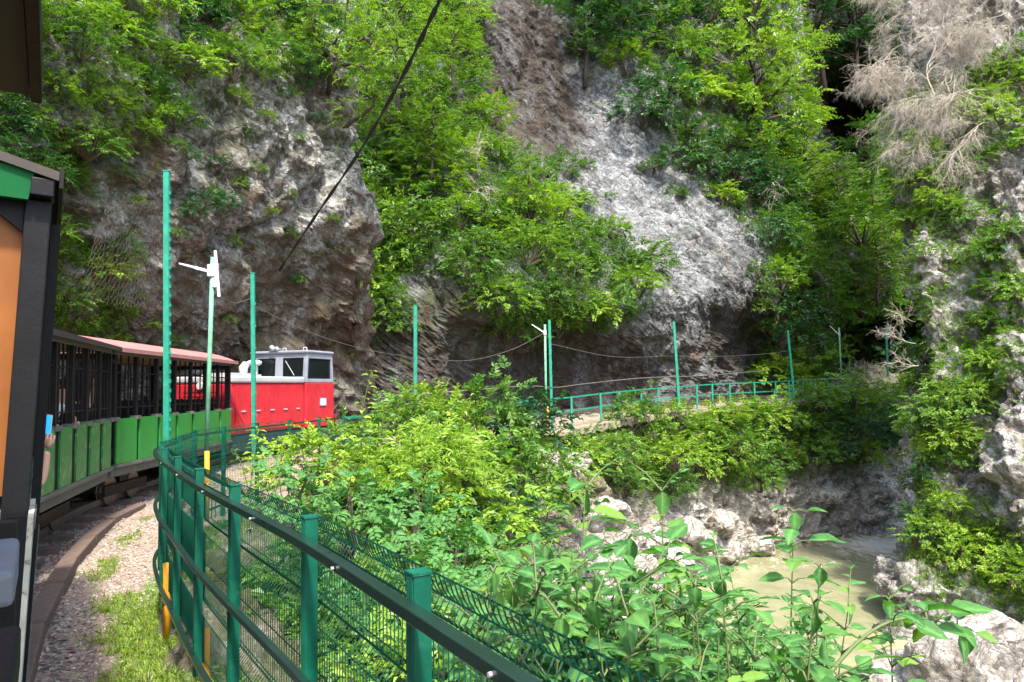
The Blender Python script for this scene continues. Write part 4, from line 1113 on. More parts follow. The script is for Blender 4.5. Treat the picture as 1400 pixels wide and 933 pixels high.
sapling(P(318, 612, 7.6), P(345, 700, 7.7), 8, 0.1, 'low leafy shoot behind the yellow post', 'sapling', None, 'leaf_mid', 0.45, 0.2, 0.1, 163)
sapling(P(385, 618, 9.4), P(372, 690, 9.2), 9, 0.1, 'leafy shoot below the fence rail in front of the locomotive cab', 'sapling', None, 'leaf_bright', 0.45, 0.2, 0.1, 164)
sapling(P(648, 528, 17.2), P(655, 600, 17.4), 9, 0.2, 'pale feathery shoot above the bushes left of the middle lamp', 'sapling', None, 'leaf_bright', 0.4, 0.15, 0.1, 165, stem_r=0.014)
sapling(P(600, 520, 16.6), P(605, 600, 16.8), 9, 0.2, 'pale round-topped shoot right of the plain middle pole', 'sapling', None, 'leaf_bright', 0.5, 0.3, 0.1, 166, stem_r=0.014)


# ------------------------------------------------------------------ trees
def tree_proto(seed, mat, H=7.0, spread=2.6, nl=34, L=0.2, conifer=False, n_sp=9, flat=1.15, bare=0.22):
    rng = np.random.default_rng(seed)
    mb = MB()
    tz = np.linspace(0, 1, 9)
    tp = np.stack([np.cumsum(rng.normal(0, 0.05, 9)) * H * 0.12, np.cumsum(rng.normal(0, 0.05, 9)) * H * 0.12, tz * H], 1); tp -= tp[0] * np.array([1, 1, 0])
    r0 = H * 0.017
    mb.tube(tp, list(r0 * (1.1 - 0.95 * tz)), 7)
    cs, outs = [], []
    for k in range(nl):
        u = bare + (1 - bare) * ((k + rng.random()) / nl)
        c = np.array([np.interp(u, tz, tp[:, j]) for j in range(3)])
        a = k * 2.4 + rng.normal(0, 0.3)
        prof = (1 - (u - bare) / (1 - bare)) ** 0.8 + 0.06 if conifer else math.sin(PI * min(0.97, (u - bare) / (1 - bare) * 0.8 + 0.22)) ** 0.7
        ln = spread * prof * rng.uniform(0.65, 1.2) + 0.15
        d = unit(np.array([math.cos(a), math.sin(a), (-0.25 if conifer else 0.35) + 0.5 * (u > 0.85)]))
        q = np.array([c + d * ln * t + np.array([0, 0, -0.16 * ln * t * t]) for t in np.linspace(0, 1, 6)])
        mb.tube(q, list(r0 * 0.42 * (1.05 - np.linspace(0, 1, 6))), 5, 0, False)
        m = max(3, int(n_sp * ln / spread) + 2)
        for t in np.linspace(0.3, 1.0, m):
            p = np.array([np.interp(t, np.linspace(0, 1, 6), q[:, j]) for j in range(3)])
            for sgn in (1, -1):
                s = np.cross(d, [0, 0, 1.0]) * sgn
                cs.append(p + rng.normal(0, 0.1, 3)); outs.append(unit(d * 0.7 + s * (1.15 - t) + np.array([0, 0, -0.1])))
    cs, outs = np.array(cs), np.array(outs)
    tl = spread * 0.22 * rng.uniform(0.6, 1.3, len(cs))
    v, f, r = sprays(cs, outs, tl, L, 13, 0.5 if not conifer else 0.35, flat, rndbase=np.clip(cs[:, 2] / H * 0.4 + rng.random(len(cs)) * 0.6, 0, 1))
    fo = np_mesh('crown', v, f, M[mat], None, {'rnd': ('FACE', r)})
    t = mb.build('trunk', M['bark'], smooth=True); tm = t.data; bpy.data.objects.remove(t)
    return tm, fo


TP = {'bright': [tree_proto(201, 'leaf_bright'), tree_proto(202, 'leaf_bright', 7, 2.3)],
      'mid': [tree_proto(203, 'leaf_mid'), tree_proto(204, 'leaf_mid', 7, 2.9)],
      'dark': [tree_proto(205, 'leaf_dark', 7, 2.4, 36), tree_proto(206, 'leaf_dark', 7, 2.8, 34)]}
def tree(px, py, d, h_px, kind, label, group=None, tilt=(0, 0), wide=1.0, k=None):
    """trunk foot at photo pixel (px, py) and distance d; h_px = height in the picture"""
    p = P(px, py, d); s = h_px * d / 1000.0 / 7.0
    pr = TP[kind][random.randrange(2) if k is None else k]
    o = put_plant('tree', pr, tuple(p), s, random.uniform(0, 6.28), label, 'tree', group, tilt, ('trunk', 'crown'))
    o.scale = (s * wide, s * wide, s)
    return o


tree(1040, 320, 50, 350, 'bright', 'tall bright yellow-green tree standing out before the dark gap in the gorge', wide=0.75, k=0)
tree(1035, 400, 48, 230, 'mid', 'mid-green tree below the tall bright yellow-green tree', wide=0.8)
tree(990, 290, 53, 200, 'mid', 'slender tree just left of the tall bright tree', wide=0.7)
tree(960, 200, 56, 200, 'mid', 'thin tree high on the slope right of the rock shoulder', wide=0.7)
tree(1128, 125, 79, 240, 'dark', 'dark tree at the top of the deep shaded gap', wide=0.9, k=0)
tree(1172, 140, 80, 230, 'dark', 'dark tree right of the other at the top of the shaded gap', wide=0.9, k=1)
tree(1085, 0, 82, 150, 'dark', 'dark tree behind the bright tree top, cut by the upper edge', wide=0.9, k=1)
tree(1105, 320, 52, 150, 'bright', 'small bright tree under the dark gap', wide=0.95, k=1)
tree(1150, 350, 53, 130, 'mid', 'small rounded tree below the dark gap', wide=1.1)
tree(1195, 300, 54, 140, 'mid', 'small tree touching the right cliff below the bare branches', wide=1.0)
tree(1090, 470, 47, 150, 'mid', 'leafy tree right of the cave above the railing', wide=1.1)
tree(1150, 440, 50, 130, 'bright', 'bushy tree hanging over the farthest lamp', wide=1.4)
tree(1200, 420, 48, 110, 'mid', 'bushy tree between the far lamp and the right cliff', wide=1.2)
tree(800, 120, 44.5, 190, 'dark', 'dark tree leaning over the wet brown rock wall', wide=1.0, k=0)
tree(850, 110, 46, 200, 'dark', 'dark green tree on the shoulder of the pale buttress', wide=0.95, k=1)
tree(905, 170, 48, 190, 'mid', 'tree growing on the shoulder above the pale buttress', wide=0.8)
tree(940, 260, 44.5, 110, 'mid', 'small tree on the right shoulder of the pale buttress', wide=1.0)
tree(1000, 330, 46, 120, 'dark', 'small dark tree leaning over the overhang of the pale buttress', wide=1.0)
tree(725, 320, 31.5, 105, 'bright', 'slender light green tree in the middle of the slope', wide=0.9)
tree(620, 130, 33, 150, 'bright', 'light green tree beside the upper edge of the wet rock wall', wide=0.95)
tree(545, 160, 30, 190, 'bright', 'light green tree behind the black cable', wide=1.0)
tree(590, 250, 30, 130, 'mid', 'mid-green tree on the slope right of the left rock face', wide=1.1)

# tree with crooked dark limbs on the edge of the left cliff
o = empty('tree', tuple(P(452, 120, 21.9)), 0, 'tree with crooked dark limbs leaning from the edge of the left cliff', 'tree')
o_inv = np.array(o.location)
LB = [[(448, 128, 21.9), (455, 100, 21.4), (470, 75, 21.2), (500, 50, 21.0), (532, 32, 20.8)], [(455, 100, 21.4), (452, 70, 21.4), (470, 30, 21.2), (480, -30, 21)],
      [(456, 92, 21.4), (480, 88, 21.0), (505, 95, 20.6)], [(470, 172, 21.7), (492, 160, 21.3), (508, 145, 21.0), (515, 120, 20.8)], [(500, 52, 21.0), (520, 70, 20.6), (540, 75, 20.2)],
      [(452, 80, 21.4), (430, 40, 21.2), (425, -10, 21.0)]]
mb = MB(); cs = []; outs = []
for j, l in enumerate(LB):
    q = catmull(np.array([P(*a) for a in l]), 14) - o_inv
    q += RNG.normal(0, 0.02, q.shape)
    mb.tube(q, list(np.linspace(0.085 if j in (0, 3) else 0.055, 0.02, 14)), 7, 0)
    for t in np.linspace(0.25, 1.0, 9 if j != 2 else 5):
        b = np.array([np.interp(t, np.linspace(0, 1, 14), q[:, a]) for a in range(3)])
        for _ in range(9):
            dd = unit(RNG.normal(0, 1, 3) * np.array([1, 1, 0.6]))
            e = b + dd * RNG.uniform(0.15, 0.75); cs.append(e); outs.append(dd)
            if _ % 3 == 0: mb.tube([b, (b + e) / 2 + RNG.normal(0, 0.03, 3), e], [0.016, 0.011, 0.005], 4, 0, False)
v, f, r = sprays(np.array(cs), np.array(outs), 0.34, 0.12, 11, 0.52, 1.1)
mb.build('trunk', M['bark'], o, smooth=True)
link_mesh('crown', np_mesh('crown', v, f, M['leaf_bright'], None, {'rnd': ('FACE', r)}), o)


# ------------------------------------------------------------------ leafless branches
def bare_bush(name, seeds, label, seed, L0=1.2, gen=4, mat='bark_pale', group=None, dirs=None, r0=0.02, cat='branches', kids=(3, 5), droop=-0.2):
    rng = np.random.default_rng(seed)
    base = np.array(seeds[0])
    o = empty(name, tuple(base), 0, label, cat, group)
    mb = MB()
    def grow(p, d, ln, r, g):
        n = 6; pts = [p]; q = p.copy(); dd = d.copy()
        for k in range(n):
            dd = unit(dd + rng.normal(0, 0.16, 3) + np.array([0, 0, droop * 0.5])); q = q + dd * ln / n; pts.append(q.copy())
        mb.tube(pts, list(np.linspace(r, r * 0.4, n + 1)), 4 if g < 2 else 3, 0, False)
        if g < gen:
            for _ in range(rng.integers(*kids) if g > 0 else kids[1] + 3):
                t = rng.uniform(0.25, 1.0); k = int(t * n)
                grow(pts[k], unit(dd * 0.9 + rng.normal(0, 0.5, 3)), ln * rng.uniform(0.45, 0.75), r * 0.55, g + 1)
    for s, dr in zip(seeds, dirs):
        grow(np.array(s) - base, unit(np.array(dr, float)), L0 * rng.uniform(0.8, 1.2), r0, 0)
    mb.build('branch', M[mat], o)
    return o


rs_ = random.Random(9)
sd = []; dr_ = []
for k in range(48):
    px = rs_.uniform(1235, 1400); py = rs_.uniform(-50, 200) - (px - 1255) * 0.2
    sd.append(P(px, py, 28.2 - (px - 1255) * 0.016 + max(0, 200 - py) * 0.008)); dr_.append((-1, rs_.uniform(-.7, -.1), rs_.uniform(-0.35, 0.45)))
bare_bush('leafless_shrub', [tuple(q) for q in sd], 'big leafless shrub with a fan of pale drooping twigs on the upper right cliff', 301, 1.7, 4, dirs=dr_, r0=0.021, kids=(4, 6))
bare_bush('leafless_shrub', [tuple(P(1252, 470, 26.4)), tuple(P(1256, 500, 26.2)), tuple(P(1252, 440, 26.6))], 'bare twiggy branches sticking out left over the end of the path', 302, 1.0, 3,
          dirs=[(-1, 0.1, 0.15), (-1, -.1, -.05), (-1, 0, .1)], r0=0.016, droop=-0.03)
bare_bush('leafless_shrub', [tuple(P(1030, 260, 45)), tuple(P(1050, 240, 46))], 'grey dead branches among the trees above the overhang', 303, 2.0, 3, dirs=[(-.6, -.5, -.5), (.4, -.5, -.4)], r0=0.03, droop=-0.2)
bare_bush('leafless_shrub', [tuple(P(920, 60, 52)), tuple(P(950, 110, 50)), tuple(P(935, 30, 54))], 'grey leafless thicket high on the slope left of the bright tree', 304, 2.6, 3, dirs=[(-.3, -.5, .6), (.4, -.5, .5), (.2, -.4, .7)], r0=0.03, droop=0.0)
bare_bush('leafless_shrub', [tuple(P(1120, 260, 54)), tuple(P(1135, 250, 54))], 'grey dead bush under the dark gap', 305, 2.0, 3, dirs=[(-.2, -.5, .7), (.3, -.4, .7)], r0=0.03, droop=0.0)
bare_bush('leafless_tree', [tuple(P(1290, 190, 26.8)), tuple(P(1278, 130, 27.2))], 'pale thin trunk standing in front of the bare branches on the right cliff', 306, 2.0, 2, dirs=[(-.1, -.1, 1), (-.2, 0, 1)], r0=0.035, droop=0.0, cat='tree')
bare_bush('leafless_shrub', [tuple(P(655, 240, 30.5)), tuple(P(640, 270, 30.3))], 'grey dead twigs in the green slope beside the wet rock', 307, 1.3, 3, dirs=[(-.2, -.5, .7), (.3, -.5, .4)], r0=0.022, droop=-0.05)


# ------------------------------------------------------------------ boulders
def boulder(name, c, rad, mat, label, seed, group=None, cat='boulder', n=40, blk=0.3, flat_top=0.0, rz=0.0, kind=None, stain=0.0, moss=0.0):
    th = np.linspace(0, 2 * PI, n * 2, endpoint=False); ph = np.linspace(-PI / 2, PI / 2, n)
    A, B = np.meshgrid(th, ph)
    v = np.stack([np.cos(B) * np.cos(A), np.cos(B) * np.sin(A), np.sin(B)], -1).reshape(-1, 3)
    rs0 = np.random.default_rng(seed + 500)
    pl = unit(rs0.normal(0, 1, (9, 3))); hh = rs0.uniform(0.62, 0.9, 9)
    v = np.sign(v) * np.abs(v) ** 0.8
    for a_, h_ in zip(pl, hh):
        k_ = v @ a_; v = v - np.clip(k_ - h_, 0, None)[:, None] * a_ * 0.85
    v[np.abs(v) < 1e-9] = 0
    rad = np.array(rad, float); p = v * rad; s = float(np.mean(rad))
    w1, w2, ci = worley(p / s * 1.6 + seed * 7.7, seed); x1, x2, cj = worley(p / s * 4.5 + seed, seed + 2)
    d = s * (blk * (0.55 - w1) + blk * 0.5 * (ci - 0.5) * np.clip((w2 - w1) * 5, 0, 1) + blk * 0.3 * (0.4 - x1) + 0.1 * fbm(p / s * 1.2 + seed, 3, seed) + 0.03 * fbm(p / s * 8, 2, seed))
    p = p + unit(v) * d[:, None]
    c_, s_ = math.cos(rz), math.sin(rz)
    p = p @ np.array([[c_, s_, 0], [-s_, c_, 0], [0, 0, 1]])
    idx = np.arange(len(p)).reshape(n, 2 * n)
    nx = np.roll(idx, -1, 1)
    fs = np.stack([idx[:-1], nx[:-1], nx[1:], idx[1:]], -1).reshape(-1, 4)
    up = np.clip(p[:, 2] / rad[2], 0, 1)
    me = np_mesh(name, p, fs, M[mat], None, {'stain': ('POINT', np.full(len(p), stain)), 'moss': ('POINT', up * moss)})
    o = link_mesh(name, me); o.location = tuple(c)
    return tag(o, label, cat, group, kind)


boulder('boulder', P(1345, 905, 15.2) + np.array([0.6, 0.5, -0.9]), (2.3, 2.6, 1.5), 'rock_pale', 'huge pale cracked boulder in the lower right corner beside the water', 1, n=110, blk=0.16, rz=0.4)
boulder('boulder', P(1255, 905, 16.6) + np.array([0.2, 0.3, -0.9]), (1.3, 1.6, 0.85), 'rock_pale', 'pale rock slab at the water edge left of the huge boulder', 2, n=70, blk=0.2, rz=0.9)
boulder('boulder', P(1232, 790, 23.5) + np.array([0, 0, -0.3]), (0.7, 1.0, 0.6), 'rock_right', 'grey rock jutting into the river at the foot of the right cliff', 3, n=60, blk=0.25)
boulder('boulder', P(1214, 782, 24.5), (0.5, 0.7, 0.45), 'rock_right', 'small rock in the water left of the jutting grey rock', 4, n=40)
# stones and slabs on the bank
boulder('boulder', P(825, 705, 19.2), (0.75, 0.6, 0.42), 'rock_bank', 'tan orange-brown stone slab below the stone wall', 10, n=46, blk=0.2, stain=0.25)
boulder('boulder', P(800, 672, 20.3), (0.7, 0.55, 0.5), 'rock_bank', 'brown squared rock just below the stone wall', 11, n=46, blk=0.25, stain=0.8, moss=0.6)
rb = random.Random(3)
for k in range(16):
    px, py = rb.uniform(700, 880), rb.uniform(725, 830)
    d = np.interp(py, [700, 740, 800, 880], [18.6, 16.6, 13.8, 11.2]) + rb.uniform(-0.4, 0.4)
    p = P(px, py, d); b = bank_at(p[0], p[1])
    r = rb.uniform(0.16, 0.42)
    boulder('stone', (p[0], p[1], b[2] + r * 0.2), (r * 1.2, r, r * 0.75), 'rock_bank', 'pale stone lying in the bare patch of the river bank', 40 + k, 'stones in the bare patch', 'stone', 22, rz=rb.uniform(0, 3))
ib = [spot(BK, x, y) for x, y in [(925, 700), (960, 730), (1000, 740), (1045, 735), (1085, 725), (1120, 715), (1160, 700), (1200, 690), (990, 700), (1060, 690), (1140, 670), (1215, 665), (935, 750), (905, 735)]]
for k, i in enumerate(ib):
    r = rb.uniform(0.5, 0.95)
    boulder('boulder', BK['p'][i] + np.array([-0.1, 0.4, -0.3]), (r * 1.5, r, r * 0.7), 'rock_bank', 'pale jagged rock at the river edge below the far railing', 70 + k, 'jagged rocks along the far river edge', 'rock', 44, 0.34, rz=rb.uniform(0, 3))
# dry stone wall under the lamp
wl = empty('stone_wall', tuple(P(770, 650, 21.4)), 0, 'dry stone wall of rounded grey stones under the middle lamp', 'wall')
for r_ in range(4):
    for c_ in range(7):
        px = 742 + c_ * 9.5 + (r_ % 2) * 4.5 + rb.uniform(-1, 1); py = 622 + r_ * 8.5 + rb.uniform(-1, 1)
        rr = rb.uniform(0.1, 0.14)
        q = boulder('stone', P(px, py, 21.6 - r_ * 0.12) - np.array(wl.location), (rr * 1.25, rr * 1.1, rr * 0.9), 'rock_bank', None, 120 + r_ * 7 + c_, None, None, 12, rz=rb.uniform(0, 3))
        q.parent = wl

# ------------------------------------------------------------------ carriages
def carriage(p0, p1, W, label, roof_mats, green, panel_n, end_wall=False, zf=0.0, roof_ex=0.05, dense=False, rounded=True, gap=0.12, rise=0.2):
    """open sided excursion coach. local x runs forward, right side at y = 0, left side at y = W"""
    p0 = np.array(p0, float); p1 = np.array(p1, float); L = float(np.linalg.norm(p1 - p0)); h = math.atan2(p1[1] - p0[1], p1[0] - p0[0])
    c = empty('train_carriage', (p0[0], p0[1], zf), h, label, 'carriage', 'carriages of the little train')
    zb, zt, ze = 0.80, 1.53, 2.50
    mb = MB()
    for y in (0.03, W - 0.09):
        mb.box(0.02, L - 0.02, y, y + 0.06, zb - 0.14, zb)
    mb.box(0.02, 0.1, 0.09, W - 0.09, zb - 0.13, zb - 0.01); mb.box(L - 0.1, L - 0.02, 0.09, W - 0.09, zb - 0.13, zb - 0.01)
    for x in np.linspace(0.6, L - 0.6, 6): mb.box(x, x + 0.07, 0.09, W - 0.09, zb - 0.12, zb - 0.02)
    mb.build('underframe', M['frame_grey'], c)
    MB().box(0.02, L - 0.02, -0.05, W + 0.05, zb + 0.002, zb + 0.045).build('floor', M['frame_grey'], c)
    pit = L / panel_n
    for sd in (0, 1):
        y0, y1 = (-0.025, 0.012) if sd == 0 else (W - 0.012, W + 0.025)
        for k in range(panel_n):
            xa, xb = k * pit + gap * 0.5, (k + 1) * pit - gap * 0.5
            r = 0.07 if rounded else 0.012
            poly = [(xa, zb + 0.05), (xb, zb + 0.05), (xb, zt - r)] + ([(xb - r * (1 - math.cos(a)), zt - r + r * math.sin(a)) for a in np.linspace(0.3, PI / 2, 5)]) + ([(xa + r * (1 - math.sin(a)), zt - r + r * math.cos(a)) for a in np.linspace(0, PI / 2, 6)])
            MB().prism(poly, y0, y1).build('side_panel', M[green], c)
        yy = y0 + 0.018 if sd == 0 else y1 - 0.018
        MB().box(0.0, L, yy - 0.01 + (0.014 if sd == 0 else -0.014), yy + 0.01 + (0.014 if sd == 0 else -0.014), zb + 0.06, zt - 0.02).build('inner_boarding', M['coach_black'], c)
        for k in range(panel_n + 1):
            x = min(max(k * pit, 0.05), L - 0.05)
            yc = 0.03 if sd == 0 else W - 0.03
            q = MB().box(x - 0.035, x + 0.035, yc - 0.03, yc + 0.03, zt + 0.03, ze)
            q.build('post', M['coach_black'], c)
            MB().box(x - gap * 0.62, x + gap * 0.62, yc - 0.07, yc + 0.06, zt - 0.03, zt + 0.028).build('rail_block', M['frame_grey'], c)
        mb = MB(); nb = panel_n * (4 if dense else 3)
        for k in range(nb + 1):
            if k % (4 if dense else 3) == 0: continue
            x = k * L / nb; mb.box(x - 0.011, x + 0.011, (0.02 if sd == 0 else W - 0.04), (0.04 if sd == 0 else W - 0.02), zt + 0.04, ze)
        for z in (zt + 0.16, ze - 0.28) if sd == 0 else (zt + 0.16, zt + 0.5, ze - 0.28): mb.box(0.05, L - 0.05, (0.024 if sd == 0 else W - 0.036), (0.036 if sd == 0 else W - 0.024), z, z + 0.022)
        mb.build('window_bars', M['coach_black'], c)
        MB().box(0, L, (0.0 if sd == 0 else W - 0.06), (0.06 if sd == 0 else W), ze, ze + 0.08).build('eave_beam', M['frame_grey'] if not end_wall else M['coach_black'], c)
    # curved roof sheet with edge
    rise = 0.12 if end_wall else rise
    n = 10; ov = roof_ex; poly = []
    for k in range(n + 1):
        u = k / n; y = -ov + (W + 2 * ov) * u; poly.append((y, ze + 0.085 + rise * (1 - (2 * u - 1) ** 2)))
    vs = []; fs = []
    for x in (-0.1, L + 0.1):
        for t in (0, -0.028):
            vs += [(x, y, z + t) for y, z in poly]
    k1 = n + 1
    for k in range(n):
        fs += [(k, k + 1, 2 * k1 + k + 1, 2 * k1 + k), (k1 + k, 3 * k1 + k, 3 * k1 + k + 1, k1 + k + 1), (k, k1 + k, k1 + k + 1, k + 1), (2 * k1 + k, 2 * k1 + k + 1, 3 * k1 + k + 1, 3 * k1 + k)]
    fs += [(0, 2 * k1, 3 * k1, k1), (n, k1 + n, 3 * k1 + n, 2 * k1 + n)]
    MB().add(vs, fs).build('roof', M[roof_mats[0]], c)
    mb = MB()
    for y in (-ov - 0.012, W + ov + 0.002): mb.box(-0.1, L + 0.1, y, y + 0.01, ze + 0.035, ze + 0.1)
    mb.build('roof_edge', M[roof_mats[1]], c)
    MB().box(0.06, L - 0.06, 0.065, W - 0.065, ze + 0.03, ze + 0.05).build('ceiling', M['wood'] if not end_wall else M['roof_dark'], c)
    # ends
    for x in (0.0, L - 0.05):
        if end_wall and x == 0.0: continue
        mb = MB()
        for y in (0.06, W / 2 - 0.35, W / 2 + 0.35, W - 0.12): mb.box(x, x + 0.05, y, y + 0.06, zb + 0.05, ze)
        mb.box(x, x + 0.05, 0.12, W - 0.12, ze - 0.08, ze)
        mb.build('end_frame', M['coach_black'], c)
        MB().box(x + 0.012, x + 0.04, 0.12, W - 0.12, zb + 0.05, zt - 0.1).build('end_panel', M[green], c)
    # seats, slatted
    for k in range(int(L / 0.85)):
        x = 0.45 + k * 0.85
        if x > L - 0.5: break
        mb = MB()
        for j in range(5): mb.box(x + j * 0.075, x + 0.06 + j * 0.075, 0.1, W - 0.1, zb + 0.42, zb + 0.445)
        for j in range(5): mb.box(x - 0.03, x - 0.008, 0.1, W - 0.1, zb + 0.5 + j * 0.1, zb + 0.575 + j * 0.1)
        for y in (0.14, W - 0.18): mb.box(x - 0.005, x + 0.03, y, y + 0.04, zb + 0.05, zb + 1.0)
        for y in (0.15, W - 0.18): mb.box(x + 0.3, x + 0.34, y, y + 0.03, zb + 0.05, zb + 0.42)
        mb.build('bench', M['coach_black'], c)
    for x in (0.9, 1.7, L - 1.7, L - 0.9):
        for y in (W / 2 - 0.38, W / 2 + 0.38):
            mb = MB(); mb.tube([(x, y - 0.04, 0.36), (x, y + 0.04, 0.36)], 0.23, 16); mb.tube([(x, y + 0.04 * (1 if y < W / 2 else -1), 0.36), (x, y + 0.06 * (1 if y < W / 2 else -1), 0.36)], 0.26, 16)
            mb.build('wheel', M['steel'], c)
    for x in (1.3, L - 1.3):
        mb = MB()
        for y in (W / 2 - 0.5, W / 2 + 0.46): mb.box(x - 0.75, x + 0.75, y, y + 0.05, 0.3, 0.46)
        mb.box(x - 0.15, x + 0.15, W / 2 - 0.45, W / 2 + 0.45, 0.46, zb - 0.15)
        mb.build('bogie', M['coach_black'], c)
    mb = MB(); mb.box(-0.22, 0.02, W / 2 - 0.06, W / 2 + 0.06, zb - 0.2, zb - 0.08); mb.box(L - 0.02, L + 0.22, W / 2 - 0.06, W / 2 + 0.06, zb - 0.2, zb - 0.08)
    mb.build('coupling', M['steel'], c)
    return c, h, L


W_ = 1.75
cA, hA, LA = carriage((-1.46, 2.26), (-3.92, 6.15), W_, 'nearest carriage with an orange end wall, green gable and black corner post', ('roof_dark', 'coach_black'), 'coach_green_old', 6, True, roof_ex=0.035, dense=True, rounded=False)
cB, hB, LB_ = carriage((-4.5, 6.25), (-5.9, 10.78), W_, 'second carriage with faded green side boards, dense black bars and a dark roof edge', ('roof_dark', 'roof_dark'), 'coach_green_old', 7, False, roof_ex=0.1, dense=True, rounded=False, gap=0.2)
cC, hC, LC_ = carriage((-5.98, 11.0), (-6.31, 16.4), W_, 'carriage with bright green round-cornered panels and a pink roof behind the locomotive', ('roof_pink', 'roof_pink'), 'coach_green', 7, False, roof_ex=0.12, gap=0.1, rise=0.24)
# end wall of the nearest carriage, facing the camera
MB().box(0.0, 0.05, 0.05, W_ - 0.05, 1.6, 2.5).build('end_wall', M['orange'], cA)
w = MB(); w.box(-0.02, 0.0, 0.5, 0.55, 1.72, 2.3); w.box(-0.02, 0.0, 1.2, 1.25, 1.72, 2.3); w.box(-0.02, 0.0, 0.55, 1.2, 1.72, 1.77); w.box(-0.02, 0.0, 0.55, 1.2, 2.25, 2.3)
wf = w.build('window', M['rust'], cA); MB().box(-0.006, -0.002, 0.55, 1.2, 1.77, 2.25).build('pane', M['glass'], wf)
gb = MB().add([(x, y, z) for x in (-0.085, -0.06) for y, z in [(0.04, 2.49), (W_ - 0.04, 2.49), (W_ - 0.035, 2.53), (W_ - 0.03, 2.57), (W_ * 0.75, 2.645), (W_ / 2, 2.675), (W_ * 0.25, 2.645), (0.03, 2.575), (0.035, 2.53)]], [tuple(range(9))[::-1], tuple(range(9, 18))] + [(i, 9 + i, 9 + (i + 1) % 9, (i + 1) % 9) for i in range(9)]).build('gable_board', M['gable_green'], cA)
for y0, y1 in ((-0.02, 0.048), (W_ - 0.048, W_ + 0.02)):
    MB().box(-0.05, 0.06, y0, y1, 0.82, 2.5).build('corner_post', M['coach_black'], cA, 0.004)
for ya, yb in ((0.05, 0.17), (W_ - 0.05, W_ - 0.17)):
    MB().add([(x, y, z) for x in (-0.03, -0.002) for y, z in [(ya, 2.495), (yb, 2.495), (ya, 2.4)]], [(0, 1, 2), (5, 4, 3), (0, 3, 4, 1), (1, 4, 5, 2), (2, 5, 3, 0)]).build('corner_brace', M['coach_black'], cA)
for y0, y1 in ((-0.025, 0.036), (W_ - 0.036, W_ + 0.025)): MB().box(-0.095, 0.0, y0, y1, 2.505, 2.56).build('roof_bracket', M['coach_black'], cA, 0.004)
q = MB(); q.box(-0.02, 0.03, 0.1, W_ - 0.1, 1.53, 1.6); q.box(-0.02, 0.03, 0.1, 0.2, 0.85, 1.53); q.box(-0.02, 0.03, W_ - 0.2, W_ - 0.1, 0.85, 1.53)
q.build('end_frame', M['gable_green'], cA); MB().box(0.0, 0.025, 0.2, W_ - 0.2, 0.85, 1.53).build('end_panel', M['coach_black'], cA)
q = MB(); q.box(-0.17, -0.14, -0.02, 0.03, 0.3, 1.56); q.build('corner_board', M['coach_black'], cA)
MB().box(-0.17, 0.25, -0.035, -0.021, 0.3, 1.56).build('edge_strip', M['pale_edge'], cA)
q = MB()
for k in range(9): q.box(0.3 + k * 0.45, 0.36 + k * 0.45, -0.045, -0.02, 0.85, 2.5)
q.build('side_batten', M['coach_black'], cA)

cA.rotation_euler = (0.042, 0, hA); cA.location = (cA.location[0] - math.sin(hA) * 0.105, cA.location[1] + math.cos(hA) * 0.105, 0)

# the carriage the photograph is taken from: end platform and roof overhang only
h = hA
own = empty('train_carriage', (0.0, -0.02, 0), h, 'carriage the picture is taken from, with its dark roof overhang and black handrail', 'carriage', 'carriages of the little train')
def OL(x, y, z): return (x, y, z)
q = MB(); q.box(-2.2, 1.98, 0.042, W_ + 0.05, 2.585, 2.64); q.build('roof', M['roof_dark'], own)
q = MB(); q.box(-2.2, 1.98, 0.018, 0.039, 2.57, 2.66); q.build('roof_edge', M['coach_black'], own)
q = MB(); q.box(-2.2, 1.96, 0.13, 0.15, 2.56, 2.584); q.box(-2.2, 1.96, W_ - 0.1, W_ - 0.06, 2.52, 2.58); q.box(0.55, 1.9, 0.5, 0.54, 2.53, 2.58); q.build('roof_batten', M['coach_black'], own)
q = MB(); q.box(-2.2, 0.25, 0.0, W_, 0.8, 0.86); q.box(0.0, 0.25, 0.0, W_, 0.66, 0.8); q.build('floor', M['frame_grey'], own)
q = MB(); q.box(0.7, 1.2, 0.014, 0.046, 1.545, 1.60); q.build('handrail', M['coach_black'], own, 0.006)
q = MB(); q.box(1.1, 1.14, 0.016, 0.044, 0.82, 1.545); q.build('rail_post', M['coach_black'], own)
q = MB(); q.box(0.25, 1.95, 0.05, W_ - 0.05, 0.74, 0.8); q.build('end_platform', M['frame_grey'], own)
q = MB(); q.prism([(1.48, 1.557), (1.70, 1.557), (1.72, 1.633), (1.48, 1.614)], 0.031, 0.5); q.build('gangway_pad', M['grey_pad'], own, 0.01)
q = MB(); q.box(1.72, 1.76, 0.036, 0.066, 0.82, 1.66); q.box(1.72, 1.76, 0.42, 0.48, 0.82, 1.66); q.build('pad_post', M['coach_black'], own)

# ------------------------------------------------------------------ locomotive
lp0 = np.array((-6.47, 16.9)); lh = math.radians(90 - 17)
lo = empty('locomotive', (lp0[0], lp0[1], 0.02), lh, 'red narrow gauge diesel locomotive with a silver bonnet and grey cab', 'locomotive')
LW = 1.72
MB().box(-0.35, 4.75, 0.06, LW - 0.06, 0.7, 0.9).build('underframe', M['dark_green_frame'], lo)
MB().box(-0.3, 4.7, -0.02, 0.05, 0.5, 0.86).build('side_skirt', M['dark_green_frame'], lo)
MB().box(-0.3, 4.7, LW - 0.05, LW + 0.02, 0.5, 0.86).build('side_skirt', M['dark_green_frame'], lo)
MB().box(0.0, 3.0, 0.04, LW - 0.04, 0.9, 2.1).build('bonnet', M['red'], lo, 0.04)
q = MB().box(-0.02, 3.0, 0.0, LW, 2.105, 2.27).build('bonnet_top', M['silver'], lo, 0.045)
